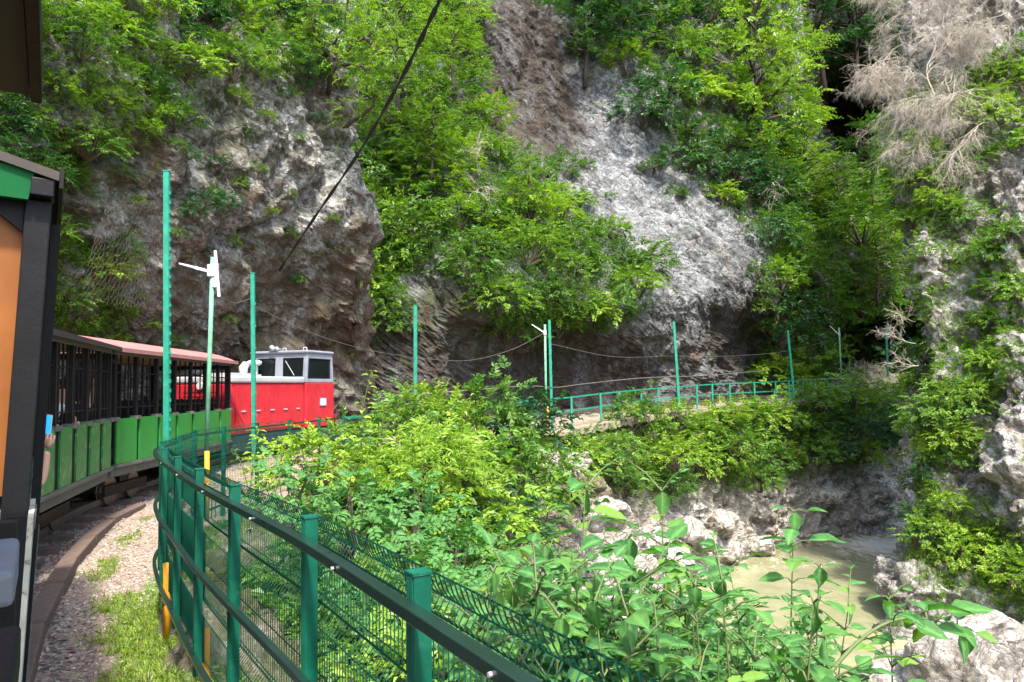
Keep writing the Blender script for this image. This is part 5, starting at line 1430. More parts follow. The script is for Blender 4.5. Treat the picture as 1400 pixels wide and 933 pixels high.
for k, x in enumerate((0.16, 0.72, 1.28, 1.84, 2.4)):
    d = MB().box(x, x + 0.54, 0.018, 0.038, 0.98, 2.04).build('engine_door', M['red'], lo, 0.006)
    MB().box(x + 0.2, x + 0.34, -0.004, 0.016, 1.42, 1.45).build('handle', M['silver'], d)
    MB().box(x + 0.06, x + 0.12, 0.002, 0.016, 1.12, 1.15).add([], []).build('hinge', M['red'], d)
q = MB()
for k in range(9): q.box(-0.015, -0.0, 0.35, LW - 0.35, 1.1 + k * 0.1, 1.15 + k * 0.1)
q.build('radiator_grille', M['red'], lo)
q = MB(); q.box(0.5, 1.7, 0.45, LW - 0.45, 2.27, 2.33)
for k in range(6): q.box(0.6 + k * 0.18, 0.68 + k * 0.18, 0.5, LW - 0.5, 2.33, 2.36)
q.build('bonnet_vent', M['silver'], lo)
# cab: red lower, grey upper frame with windows
x0, x1 = 3.0, 4.42
MB().box(x0, x1, -0.03, LW + 0.03, 0.9, 2.12).build('cab', M['red'], lo, 0.03)
q = MB()
zt, zr = 2.123, 2.92
for y0, y1 in ((-0.025, 0.10), (LW / 2 - 0.12, LW / 2 + 0.12), (LW - 0.10, LW + 0.025)):
    q.bar((x0 + 0.04, (y0 + y1) / 2, zt), (x0 + 0.10, (y0 + y1) / 2, zr), y1 - y0, 0.07, 0, (1, 0, 0))
    q.bar((x1 - 0.04, (y0 + y1) / 2, zt), (x1 - 0.12, (y0 + y1) / 2, zr), y1 - y0, 0.07, 0, (1, 0, 0))
for y in (-0.02, LW - 0.05):
    q.box(x0 + 0.05, x1 - 0.05, y, y + 0.07, zt, zt + 0.1); q.box(x0 + 0.1, x1 - 0.12, y + 0.002, y + 0.068, zr - 0.14, zr)
for x in (x0 + 0.01, x1 - 0.075):
    q.box(x, x + 0.06, 0.1, LW / 2 - 0.12, zt, zt + 0.16); q.box(x, x + 0.06, LW / 2 + 0.12, LW - 0.1, zt, zt + 0.16)
    q.box(x + (0.055 if x < 3.5 else -0.06), x + (0.115 if x < 3.5 else 0.0), 0.1, LW - 0.1, zr - 0.13, zr)
q.build('cab_frame', M['cab_grey'], lo, 0.012)
MB().box(x0 + 0.0, x1 - 0.04, -0.06, LW + 0.06, zr + 0.002, zr + 0.085).build('cab_roof', M['cab_grey'], lo, 0.035)
g1 = MB().box(x0 + 0.05, x0 + 0.056, 0.1, LW / 2 - 0.12, zt + 0.16, zr - 0.12).build('window', M['glass'], lo)
g1 = MB().box(x0 + 0.05, x0 + 0.056, LW / 2 + 0.12, LW - 0.1, zt + 0.16, zr - 0.12).build('window', M['glass'], lo)
for y in (0.012, LW - 0.018): MB().box(x0 + 0.16, x1 - 0.15, y, y + 0.006, zt + 0.1, zr - 0.14).build('window', M['glass'], lo)
MB().box(x1 - 0.066, x1 - 0.06, 0.1, LW - 0.1, zt + 0.16, zr - 0.13).build('window', M['glass'], lo)
MB().box(x0 + 0.3, x0 + 0.6, 0.5, 0.9, 2.0, 2.5).build('driver_seat', M['coach_black'], lo, 0.03)
pl = MB().box(x0 + 0.68, x0 + 0.96, -0.044, -0.032, 1.49, 1.68).build('number_plate', [M['white']], lo, 0.01)
fr = MB()
fr.box(x0 + 0.66, x0 + 0.679, -0.05, -0.032, 1.47, 1.70); fr.box(x0 + 0.961, x0 + 0.98, -0.05, -0.032, 1.47, 1.70); fr.box(x0 + 0.68, x0 + 0.96, -0.05, -0.032, 1.47, 1.489); fr.box(x0 + 0.68, x0 + 0.96, -0.05, -0.032, 1.681, 1.70)
fr.build('plate_frame', M['plate_ink'], pl)
cu = bpy.data.curves.new('plate_text', 'FONT'); cu.body = '162'; cu.size = 0.2; cu.extrude = 0.002; cu.align_x = 'CENTER'; cu.align_y = 'CENTER'
to = bpy.data.objects.new('plate_text', cu); COL.objects.link(to); bpy.context.view_layer.update()
tm = bpy.data.meshes.new_from_object(to.evaluated_get(bpy.context.evaluated_depsgraph_get())); bpy.data.objects.remove(to)
tm.materials.clear(); tm.materials.append(M['plate_ink'])
to = link_mesh('plate_number', tm, pl); to.rotation_euler = (PI / 2, 0, 0); to.location = (x0 + 0.82, -0.0465, 1.585); to.scale = (0.72, 0.72, 1)
q = MB()
q.tube([(-0.05, 0.0, 1.75), (-0.1, -0.05, 1.7), (0.35, -0.06, 1.15), (0.42, -0.06, 0.95)], 0.016, 6); q.build('grab_rail', M['red'], lo)
q = MB(); q.tube([(x1 + 0.0, 0.02, 1.2), (x1 + 0.1, -0.02, 1.18), (x1 + 0.12, -0.02, 0.95)], 0.018, 6); q.build('grab_rail', M['red'], lo)
q = MB(); q.tube([(x1 - 0.05, LW * 0.3, 1.4), (x1 + 0.35, LW * 0.3, 0.95)], 0.018, 6); q.build('grab_rail', M['silver'], lo)
q = MB(); q.tube([(2.75, LW - 0.28, 2.27), (2.75, LW - 0.28, 2.62)], 0.1, 12); q.tube([(2.75, LW - 0.28, 2.6), (2.75, LW - 0.28, 2.64), (2.75, LW - 0.28, 2.72), (2.75, LW - 0.28, 2.76)], [0.12, 0.2, 0.2, 0.1], 14)
q.build('air_filter', M['lamp_grey'], lo, 0, True)
q = MB(); q.tube([(2.5, LW - 0.12, 2.3), (2.5, LW - 0.12, 2.55), (2.6, LW - 0.12, 2.62)], 0.12, 10); q.build('exhaust_box', M['lamp_grey'], lo, 0, True)
q = MB(); q.tube([(x0 + 0.2, LW * 0.6, zr + 0.14), (x0 + 0.05, LW * 0.6, zr + 0.15), (x0 - 0.05, LW * 0.6, zr + 0.15)], [0.03, 0.04, 0.09], 12); q.tube([(x0 + 0.2, LW * 0.52, zr + 0.13), (x0 + 0.05, LW * 0.52, zr + 0.13), (x0 - 0.02, LW * 0.52, zr + 0.13)], [0.025, 0.03, 0.07], 12)
q.build('horn', M['silver'], lo, 0, True)
q = MB()
for y in (LW * 0.5, LW * 0.12): q.tube([(x0 + 0.3, y - 0.06, zr + 0.08), (x0 + 0.3, y - 0.05, zr + 0.17), (x0 + 0.3, y + 0.05, zr + 0.17), (x0 + 0.3, y + 0.06, zr + 0.08)], 0.013, 6)
q.build('lifting_eye', M['lamp_grey'], lo)
q = MB(); q.tube([(-0.06, LW * 0.5, 2.05), (-0.0, LW * 0.5, 2.05)], 0.09, 14); q.build('headlight', M['lamp_grey'], lo)
q = MB(); q.tube([(-0.02, 0.2, 1.62), (-0.06, 0.2, 1.62), (-0.06, LW - 0.2, 1.62), (-0.02, LW - 0.2, 1.62)], 0.014, 6); q.build('grab_rail', M['red'], lo)
q = MB(); q.bar((x0 + 0.04, LW * 0.22, zt + 0.2), (x0 + 0.04, LW * 0.38, zt + 0.6), 0.012, 0.012); q.build('wiper', M['lamp_grey'], lo)
for x in (0.5, 1.7, 2.9, 3.9):
    for y in (LW / 2 - 0.38, LW / 2 + 0.38):
        q = MB(); q.tube([(x, y - 0.05, 0.38), (x, y + 0.05, 0.38)], 0.3, 18); q.build('wheel', M['steel'], lo)
q = MB(); q.box(-0.55, -0.35, LW / 2 - 0.08, LW / 2 + 0.08, 0.6, 0.76); q.box(4.75, 4.95, LW / 2 - 0.08, LW / 2 + 0.08, 0.6, 0.76); q.build('coupling', M['steel'], lo)
MB().box(4.6, 4.78, 0.0, LW, 0.55, 0.95).build('buffer_beam', M['dark_green_frame'], lo)

# ------------------------------------------------------------------ railway track and edging timbers
trk = empty('railway_track', (tc_d[0][0], tc_d[0][1], 0), 0, 'narrow gauge railway track curving along the foot of the cliff', 'track')
o3 = np.array([tc_d[0][0], tc_d[0][1], 0])
tn = np.gradient(tc_d, axis=0); tn = np.stack([-tn[:, 1], tn[:, 0]], 1); tn /= np.linalg.norm(tn, axis=1, keepdims=True)
for s in (-0.38, 0.38):
    q = MB(); pts = np.concatenate([tc_d + tn * s, (zpath(tc_d[:, 1]) + 0.13)[:, None]], 1)[::3] - o3
    for a, b in zip(pts[:-1], pts[1:]): q.bar(a, b, 0.05, 0.1)
    q.build('rail', M['steel'], trk)
acc = np.concatenate([[0], np.cumsum(np.linalg.norm(np.diff(tc_d, axis=0), axis=1))])
sl = np.arange(0.3, acc[-1], 0.72)[:96]
for u in sl:
    c = np.array([np.interp(u, acc, tc_d[:, 0]), np.interp(u, acc, tc_d[:, 1])]); t = np.array([np.interp(u, acc, tn[:, 0]), np.interp(u, acc, tn[:, 1])])
    a = np.array([*(c + t * 0.72), zpath(c[1]) + 0.035]) - o3; b = np.array([*(c - t * 0.72), zpath(c[1]) + 0.035]) - o3
    MB().bar(a, b, 0.2, 0.09).build('sleeper', M['timber'], trk)
EDG = [(-3.05, 4.55), (-3.72, 5.75), (-4.3, 6.95), (-4.82, 8.05), (-5.28, 9.2), (-5.72, 10.45), (-5.95, 11.8)]
elab = ['nearest edging timber beside the path', 'edging timber below the near end of the second carriage', 'split edging timber in the middle of the row', 'dark edging timber before the grass tuft', 'edging timber beside the grass tuft', 'farthest edging timber at the end of the gravel path']
for k, (a, b) in enumerate(zip(EDG[:-1], EDG[1:])):
    a3 = Vector((a[0], a[1], 0.06 + random.uniform(-.015, .015))); b3 = Vector((b[0], b[1], 0.06 + random.uniform(-.015, .015)))
    d = (b3 - a3).normalized()
    q = MB().bar((a3 + d * 0.02) - a3, (b3 - d * 0.02) - a3, 0.16, 0.2)
    o = q.build('edging_timber', M['timber'], None, 0.014); o.location = a3
    tag(o, elab[k], 'timber', 'timbers edging the track')

# ------------------------------------------------------------------ fence
FP_NEAR = [(1.15, -0.6), (0.72, 0.2), (0.24, 0.96), (-0.226, 1.74), (-0.70, 2.53), (-1.3, 3.44), (-1.79, 4.2), (-2.3, 5.05), (-2.78, 5.86), (-3.22, 6.75), (-3.52, 7.77), (-3.82, 8.8), (-3.86, 9.8), (-3.8, 10.9), (-3.65, 12.0), (-3.46, 13.1), (-3.27, 14.2)]
fz_top = lambda y: np.interp(y, [2, 6, 12, 15], [1.47, 1.46, 1.44, 1.45])
fz_bot = lambda y: np.interp(y, [2, 5.9, 9, 13], [0.38, 0.37, 0.32, 0.32])
fen = empty('mesh_fence', (FP_NEAR[3][0], FP_NEAR[3][1], 0), 0, 'green steel fence with wire mesh panels curving along the path', 'fence')
fo3 = np.array([FP_NEAR[3][0], FP_NEAR[3][1], 0.0])
fa = np.array(FP_NEAR, float)
fdir = np.gradient(fa, axis=0); fdir /= np.linalg.norm(fdir, axis=1, keepdims=True)
fin = np.stack([-fdir[:, 1], fdir[:, 0]], 1)          # towards the path
fout = -fin
for (x, y), d in zip(fa, fdir):
    zt, zb = fz_top(y), fz_bot(y) - 0.05
    w = 0.045
    q = MB(); a = Vector((x, y, zb)) - Vector(fo3); b = Vector((x, y, zt)) - Vector(fo3)
    q.bar(a, b, w, w, 0, (d[0], d[1], 0))
    if y < 4:                                         # fluted faces on the posts seen close up
        n3 = Vector((fin[0][0], fin[0][1], 0)); 
        for k in (-0.014, -0.005, 0.005, 0.014):
            for nn in (fin, ):
                i = int(np.argmin(np.hypot(fa[:, 0] - x, fa[:, 1] - y))); nv = Vector((fin[i][0], fin[i][1], 0)); dv = Vector((d[0], d[1], 0))
                q.bar(a + nv * 0.0225 + dv * k, b + nv * 0.0225 + dv * k, 0.006, 0.006, 0, (d[0], d[1], 0))
    p = q.build('post', M['green_fence'], fen, 0.003)
    MB().bar(b + Vector((0, 0, 0.0015)), b + Vector((0, 0, 0.008)), w + 0.006, w + 0.006, 0, (d[0], d[1], 0)).build('cap', M['green_fence'], p)
fs_d = catmull(fa, (len(fa) - 1) * 6 + 1)
fsd = np.gradient(fs_d, axis=0); fsd /= np.linalg.norm(fsd, axis=1, keepdims=True); fsn = np.stack([-fsd[:, 1], fsd[:, 0]], 1)
def rail(zfun, off, w, h, mat, name, par=fen, base=fo3, line=None, nrm=None):
    line = fs_d if line is None else line; nrm = fsn if nrm is None else nrm
    c = np.concatenate([line + nrm * off, np.array([zfun(v) for v in line[:, 1]])[:, None]], 1) - base
    vs, fs = [], []
    for i, p in enumerate(c):
        n = nrm[i]
        for a, b in ((-w / 2, -h / 2), (w / 2, -h / 2), (w / 2, h / 2), (-w / 2, h / 2)):
            vs.append((p[0] + n[0] * a, p[1] + n[1] * a, p[2] + b))
    for i in range(len(c) - 1):
        for k in range(4): fs.append((4 * i + k, 4 * i + (k + 1) % 4, 4 * i + 4 + (k + 1) % 4, 4 * i + 4 + k))
    fs += [(3, 2, 1, 0), tuple(4 * (len(c) - 1) + k for k in range(4))]
    return MB().add(vs, fs).build(name, M[mat], par, 0.003)


rail(lambda y: fz_top(y) - 0.068, 0.042, 0.036, 0.03, 'black_rail', 'top_rail')
rail(lambda y: fz_top(y) - 0.52, 0.038, 0.03, 0.026, 'black_rail', 'middle_rail')
rail(lambda y: fz_bot(y) + 0.09, 0.038, 0.03, 0.026, 'black_rail', 'bottom_rail')
prof = [(0.0, 0.0), (0.0, 0.26), (0.03, 0.30), (0.0, 0.34), (0.0, 0.72), (0.032, 0.76), (0.0, 0.80), (0.0, 0.94), (0.022, 0.965), (0.0, 0.99), (0.018, 1.02), (0.0, 1.05), (-0.012, 1.085)]
for k in range(len(fa) - 1):
    if fa[k][1] > 11.5: break
    a, b = fa[k], fa[k + 1]
    nv = fout[k] * 0.5 + fout[k + 1] * 0.5; Ln = np.linalg.norm(b - a)
    nw = 34 if a[1] < 5.5 else 22
    q = MB(); rw = 0.0021 if a[1] < 4 else 0.0026
    for j in range(nw + 1):
        c = a + (b - a) * (j / nw); zb = fz_bot(c[1]); sc = (fz_top(c[1]) + 0.01 - zb) / 1.085
        pts = [(c[0] + nv[0] * (0.036 + o_) - fo3[0], c[1] + nv[1] * (0.036 + o_) - fo3[1], zb + z * sc) for o_, z in prof]
        q.tube(pts, rw, 3, 0, False)
    for o_, z in [(0, 0.02), (0, 0.24), (0.03, 0.30), (0, 0.36), (0, 0.55), (0, 0.70), (0.032, 0.76), (0, 0.82), (0.022, 0.965), (0.018, 1.02), (-0.012, 1.08)]:
        pts = []
        for j in (0, 0.5, 1):
            c = a + (b - a) * j; zb = fz_bot(c[1]); sc = (fz_top(c[1]) + 0.01 - zb) / 1.085
            pts.append((c[0] + nv[0] * (0.041 + o_) - fo3[0], c[1] + nv[1] * (0.041 + o_) - fo3[1], zb + z * sc))
        q.tube(pts, 0.0028, 3, 0, False)
    q.build('mesh_panel', M['green_wire'], fen)
    bo = MB(); mid = (a + b) / 2 + fin[k] * 0.06
    bo.tube([(mid[0] - fo3[0], mid[1] - fo3[1], fz_top(mid[1]) - 0.07), (mid[0] + fin[k][0] * 0.008 - fo3[0], mid[1] + fin[k][1] * 0.008 - fo3[1], fz_top(mid[1]) - 0.07)], 0.005, 8)
    if a[1] < 8: bo.build('bolt', M['silver'], fen)

# far railing along the path: posts and two rails
FPX = [(-2.9, 15.25), (-2.45, 16.3), (-1.95, 17.3), (-1.4, 18.3), (-0.85, 19.3), (-0.3, 20.3), (0.2, 21.45), (0.66, 22.6), (1.98, 24.8), (3.2, 26.8), (4.06, 28.0), (5.13, 29.3), (6.0, 30.3), (7.04, 31.3), (8.08, 32.2), (8.98, 33.0), (10.0, 33.8), (11.5, 34.9), (12.8, 35.7), (13.9, 36.9), (15.2, 38.4), (16.5, 40.1), (18, 41.9), (20, 43.6)]
ra = np.array(FPX, float)
ral = empty('railing', (ra[0][0], ra[0][1], float(zpath(ra[0][1]))), 0, 'green steel railing with two rails along the far path below the cliffs', 'railing')
rb3 = np.array([ra[0][0], ra[0][1], float(zpath(ra[0][1]))])
rail_h = lambda y: float(np.interp(y, [14, 18, 25, 45], [1.28, 1.2, 1.1, 1.1]))
for (x, y) in ra:
    z = float(zpath(y)); a = np.array([x, y, z - 0.03]) - rb3; b = np.array([x, y, z + rail_h(y)]) - rb3
    MB().bar(a, b, 0.07, 0.07).build('post', M['green_pole'], ral)
rl = np.concatenate([[FP_NEAR[-1]], ra])
rl_d = catmull(rl, (len(rl) - 1) * 4 + 1); dd = np.gradient(rl_d, axis=0); dd /= np.linalg.norm(dd, axis=1, keepdims=True); rn = np.stack([-dd[:, 1], dd[:, 0]], 1)
rail(lambda y: float(zpath(y)) + rail_h(y) - 0.04, 0.05, 0.04, 0.05, 'green_pole', 'top_rail', ral, rb3, rl_d, rn)
rail(lambda y: float(zpath(y)) + rail_h(y) - 0.5, 0.05, 0.04, 0.05, 'green_pole', 'lower_rail', ral, rb3, rl_d, rn)

# concrete edge of the far path
q0 = [i for i in range(len(Fp)) if Fp[i][1] > 23.6 and Fp[i][1] < 46]
vs, fs = [], []
for i in q0:
    p, n = Fp[i], out_n[i]; z = float(zpath(p[1]))
    jag = 0.06 * math.sin(i * 1.7) + 0.05 * math.sin(i * 0.61)
    for off, zz in ((-0.9, z + 0.03), (0.3 + jag, z + 0.035), (0.3 + jag, z - 0.16 - abs(jag)), (-0.9, z - 0.25)):
        vs.append((p[0] + n[0] * off, p[1] + n[1] * off, zz))
for i in range(len(q0) - 1):
    for k in range(4): fs.append((4 * i + k, 4 * i + (k + 1) % 4, 4 * i + 4 + (k + 1) % 4, 4 * i + 4 + k))
fs += [(3, 2, 1, 0), tuple(4 * (len(q0) - 1) + k for k in range(4))]
tag(MB().add(vs, fs).build('path_edge', M['concrete']), kind='structure')
tag(MB().box(-0.8, 0.8, -0.45, 0.45, -0.1, 0.06).build('concrete_slab', M['concrete'], None, 0.02), 'concrete slab carrying the middle lamp post above the stone wall', 'slab').location = tuple(P(748, 592, 23.9))

# ------------------------------------------------------------------ poles, lamps, old yellow posts
def pole(px, ytop, ybot, d, w, label, mat='green_pole', lean=0.0, teeth=False):
    t = P(px, ytop, d); b = P(px + lean, ybot, d)
    o = empty('tall_pole', tuple(b), 0, label, 'pole', 'tall green poles along the path')
    q = MB(); q.bar((0, 0, 0), Vector(t - b), w, w * 0.8); q.build('pole', M[mat], o, 0.003)
    q = MB(); n = 28 if teeth else 8
    for k in range(n):
        u = 0.03 + 0.92 * k / n; c = Vector(t - b) * u
        q.box(c.x + w * 0.5, c.x + w * 0.5 + 0.016, c.y - 0.01, c.y + 0.01, c.z, c.z + 0.04)
    q.build('hook_strip', M[mat], o)
    MB().bar(Vector(t - b) + Vector((0, 0, 0.001)), Vector(t - b) + Vector((0, 0, 0.012)), w + 0.01, w * 0.8 + 0.01).build('cap', M[mat], o)
    return o


pole(228, 235, 628, 8.2, 0.062, 'tallest green pole rising from the bend of the mesh fence', teeth=True)
pole(345.5, 374, 640, 11.3, 0.06, 'tall green pole standing in front of the red locomotive', lean=2)
pole(568, 418, 560, 19.5, 0.09, 'green pole standing alone in front of the brown rock wall')
pole(751, 438, 590, 24.0, 0.085, 'green pole right beside the middle lamp post', lean=4)
pole(921, 440, 560, 30.6, 0.1, 'green pole in front of the pale overhanging buttress', lean=8)
pole(1077, 452, 546, 36.8, 0.1, 'leaning green pole at the right edge of the cave', lean=9)
pole(1211, 445, 515, 43.0, 0.11, 'farthest green pole half hidden beside the right cliff', lean=3)


def lamp(px, ytop, ybot, d, head_px, head_y, label, mat='green_faded', w=0.05, lean=0.0, panel=True):
    t = P(px, ytop, d); b = P(px + lean, ybot, d); h = P(head_px, head_y, d)
    o = empty('lamp_post', tuple(b), 0, label, 'lamp', 'lamp posts along the path')
    tv = Vector(t - b); hv = Vector(h - b)
    q = MB(); q.tube([(0, 0, 0), tv * 0.5, tv], w * 0.5, 10); q.build('pole', M[mat], o, 0, True)
    r = Vector((0, 0, 0.0)); k = d / 1000.0
    att = tv * ((ybot - (head_y + 12)) / (ybot - ytop))
    q = MB(); d_ = (hv - att)
    q.bar(att + d_ * 0.08, att + d_ * 0.52, 0.06, 0.032, taper=1.2); q.bar(att + d_ * 0.5, hv, 0.11, 0.028, taper=0.7)
    hd = q.build('lamp_head', M['white'], o, 0.008)
    q = MB(); q.bar(att + d_ * 0.62 - Vector((0, 0, 0.021)), att + d_ * 0.97 - Vector((0, 0, 0.017)), 0.09, 0.006); q.build('diffuser', M['glass'], hd)
    q = MB(); q.box(att.x - 0.05, att.x + 0.045, att.y - 0.05, att.y + 0.05, att.z - 0.06, att.z + 0.1); q.build('bracket', M['lamp_grey'], o, 0.01)
    if panel:
        q = MB(); tp = tv * (((ybot - ytop) + 3) / (ybot - ytop)); q.bar(att + Vector((0.09, 0, -0.32)), tp + Vector((0.03, 0.0, 0.06)), 0.032, 0.024); q.build('solar_panel', M['white'], o, 0.005)
        q = MB(); q.box(att.x + 0.0, att.x + 0.075, att.y - 0.03, att.y + 0.03, att.z - 0.2, att.z + 0.12); q.build('control_box', M['lamp_grey'], o, 0.005)
    return o


lamp(291, 352, 628, 9.4, 246, 361, 'nearest lamp post with a white head and upright solar panel', w=0.055, lean=-9)
lamp(745, 444, 590, 23.8, 727, 444, 'middle lamp post with a white head beside a green pole', lean=2, w=0.075, panel=False)
lamp(1147, 448, 528, 39.5, 1134, 446, 'farthest lamp post with a white head before the dark hollow', lean=4, w=0.08, panel=False)
def old_post(px, ytop, ybot, d, label, stub=None, r=0.026):
    t, b = P(px, ytop, d), P(px, ybot, d)
    o = empty('old_post', tuple(b), 0, label, 'post', 'old yellow posts')
    q = MB(); q.tube([(0, 0, -0.1), Vector(t - b) * 0.5, Vector(t - b)], r, 12); q.build('pipe', M['yellow'], o, 0, True)
    if stub:
        s = P(*stub) - b; q = MB(); q.tube([(s[0] - 0.012, s[1], s[2]), (s[0] + 0.03, s[1] + 0.005, s[2])], r * 1.25, 10); q.tube([(s[0] + 0.03, s[1], s[2]), (s[0] + 0.19, s[1] + 0.03, s[2] - 0.004)], r * 0.62, 10); q.build('pipe_stub', M['rust'], o, 0, True)
    return o


old_post(228, 770, 867, 5.8, 'yellow post with a rusty side pipe at the bend of the fence', (227, 824, 5.8))
old_post(281, 860, 985, 4.62, 'yellow post at the bottom edge under the fence')
old_post(283, 617, 700, 8.6, 'old yellow pipe carrying the nearest lamp post behind the mesh', r=0.028)
old_post(748.5, 555, 588, 23.7, 'short rusty yellow pipe at the foot of the middle lamp post', r=0.04)

# ------------------------------------------------------------------ cables
def cable(ctrl, r, label, mat='cable', name='cable', cat='cable', group=None, twist=False, sag=0.0, n=40):
    p = catmull(np.array([P(*c) for c in ctrl]), n)
    p[:, 2] -= sag * np.sin(np.linspace(0, PI, n))
    o3 = p[0].copy(); p = p - o3
    q = MB(); q.tube([tuple(a) for a in p], r, 6)
    if twist:
        t = np.linspace(0, 34, n * 4); pp = catmull(p, n * 4)
        for ph in (0, PI):
            q.tube([(a[0] + r * 1.1 * math.cos(u + ph), a[1], a[2] + r * 1.1 * math.sin(u + ph)) for a, u in zip(pp, t)], r * 0.65, 5)
    o = q.build(name, M[mat], None, 0, True); o.location = tuple(o3)
    return tag(o, label, cat, group)


cable([(612, -20, 8.5), (588, 28, 9.4), (545, 115, 11.2), (490, 210, 14.2), (430, 298, 17.2), (382, 370, 19.4)], 0.022, 'thick black twisted cable crossing the sky side from the upper edge to the left cliff', twist=True)
cable([(292, 396, 9.4), (318, 414, 10.3), (345, 408, 11.3)], 0.004, 'short sagging wire between the nearest lamp and the green pole', 'wire_grey', 'wire', 'wire')
cable([(346, 418, 11.3), (430, 457, 14), (500, 478, 16.5), (568, 490, 19.5)], 0.0055, 'pale wire running from the green pole by the locomotive to the lone green pole', 'wire_grey', 'wire', 'wire')
cable([(568, 490, 19.5), (640, 493, 21.5), (700, 478, 22.8), (745, 455, 23.8)], 0.006, 'wire running from the lone green pole up to the middle lamp', 'wire_grey', 'wire', 'wire')
cable([(751, 470, 24.0), (840, 488, 27), (921, 487, 30.6), (1000, 487, 34), (1077, 480, 36.8), (1147, 462, 39.5)], 0.007, 'thin wire hanging from the middle lamp past the cave to the farthest lamp', 'wire_grey', 'wire', 'wire')
cable([(440, 541, 23.5), (500, 545, 25.6), (560, 541, 26.4), (640, 534, 27.2), (720, 528, 29.0), (760, 530, 30.6), (800, 525, 32.0), (880, 517, 34.2), (960, 514, 37.0), (1048, 507, 42)], 0.022, 'dark cable fixed low along the foot of the brown rock wall', 'wire_grey')

# wire netting hung on the rock behind the train roof
ny, nx_ = 26, 22
tl, tr_, bl, br_ = [P(*a) for a in ((165, 285, 13.9), (236, 282, 14.9), (135, 415, 13.9), (232, 430, 15.6))]
q = MB(); cen = (tl + br_) / 2
def npt(i, j):
    u, v = i / nx_, j / ny
    p = (tl * (1 - u) + tr_ * u) * (1 - v) + (bl * (1 - u) + br_ * u) * v
    p = p + np.array([0, -0.45, 0]) + np.array([0.02 * math.sin(j * 3 + i), -0.12 * math.sin(u * 5 + v * 3), 0.02 * math.sin(i * 2.3)])
    return p - cen
for j in range(ny):
    for i in range(nx_):
        s = 0.5 if j % 2 else 0.0
        a = npt(i + s, j)
        for ii in (-0.5, 0.5):
            b = npt(i + s + ii, j + 1); q.tube([a, a * 0.7 + b * 0.3 + np.array([0, 0, -0.004]), b], 0.003, 3, 0, False)
nn_ = q.build('wire_netting', M['net_wire']); nn_.location = tuple(cen)
tag(nn_, 'rusty hexagonal wire netting hung on the rock above the pink carriage roof', 'netting')

# ------------------------------------------------------------------ people
def skin(name, verts, edges, radii, mat, parent=None, sub=2, root=0):
    me = bpy.data.meshes.new(name); me.from_pydata([tuple(v) for v in verts], edges, [])
    o = bpy.data.objects.new(name, me); COL.objects.link(o)
    sm = o.modifiers.new('s', 'SKIN'); sm.use_smooth_shade = True
    lay = me.skin_vertices[0].data if me.skin_vertices else None
    if lay is None:
        bpy.context.view_layer.objects.active = o
        me.attributes.new  # layer is created by the modifier below
    bpy.context.view_layer.update()
    if not me.skin_vertices:
        bm = bmesh.new(); bm.from_mesh(me); bm.verts.layers.skin.verify(); bm.to_mesh(me); bm.free()
    for i, r in enumerate(radii):
        sv = me.skin_vertices[0].data[i]; sv.radius = (r, r) if not hasattr(r, '__len__') else r; sv.use_root = (i == root)
    ss = o.modifiers.new('b', 'SUBSURF'); ss.levels = sub; ss.render_levels = sub
    bpy.context.view_layer.update()
    ev = o.evaluated_get(bpy.context.evaluated_depsgraph_get())
    nm = bpy.data.meshes.new_from_object(ev); bpy.data.objects.remove(o)
    nm.materials.clear(); nm.materials.append(mat)
    nm.polygons.foreach_set('use_smooth', [True] * len(nm.polygons))
    return link_mesh(name, nm, parent)


def join_into(o, others):
    bm = bmesh.new(); bm.from_mesh(o.data)
    for q in others:
        bm.from_mesh(q.data)
        bpy.data.objects.remove(q)
    bm.to_mesh(o.data); bm.free()
    o.data.polygons.foreach_set('use_smooth', [True] * len(o.data.polygons))


def head(mb_o, c, f, up, r=0.1):
    """face details: nose, ears, eyes added onto the body mesh at head centre c, looking along f"""
    c, f, up = Vector(c), Vector(f).normalized(), Vector(up).normalized(); s = f.cross(up).normalized()
    q = MB()
    q.tube([c + f * r * 0.86 + up * 0.012, c + f * r * 1.12 - up * 0.02, c + f * r * 0.9 - up * 0.032], [0.008, 0.015, 0.009], 6)
    for k in (-1, 1): q.tube([c + s * k * r * 0.78, c + s * k * r * 0.95 + up * 0.012, c + s * k * r * 0.8 - up * 0.03], [0.012, 0.022, 0.01], 6)
    q.tube([c + f * r * 0.9 - up * 0.055 - s * 0.022, c + f * r * 0.95 - up * 0.053, c + f * r * 0.9 - up * 0.055 + s * 0.022], 0.007, 6)
    e = q.build('tmp', M['skin'], None, 0, True); join_into(mb_o, [e])
    ey = MB()
    for k in (-1, 1): ey.tube([c + f * r * 0.82 + s * k * 0.034 + up * 0.012, c + f * r * 0.93 + s * k * 0.034 + up * 0.012], [0.013, 0.006], 8)
    return ey


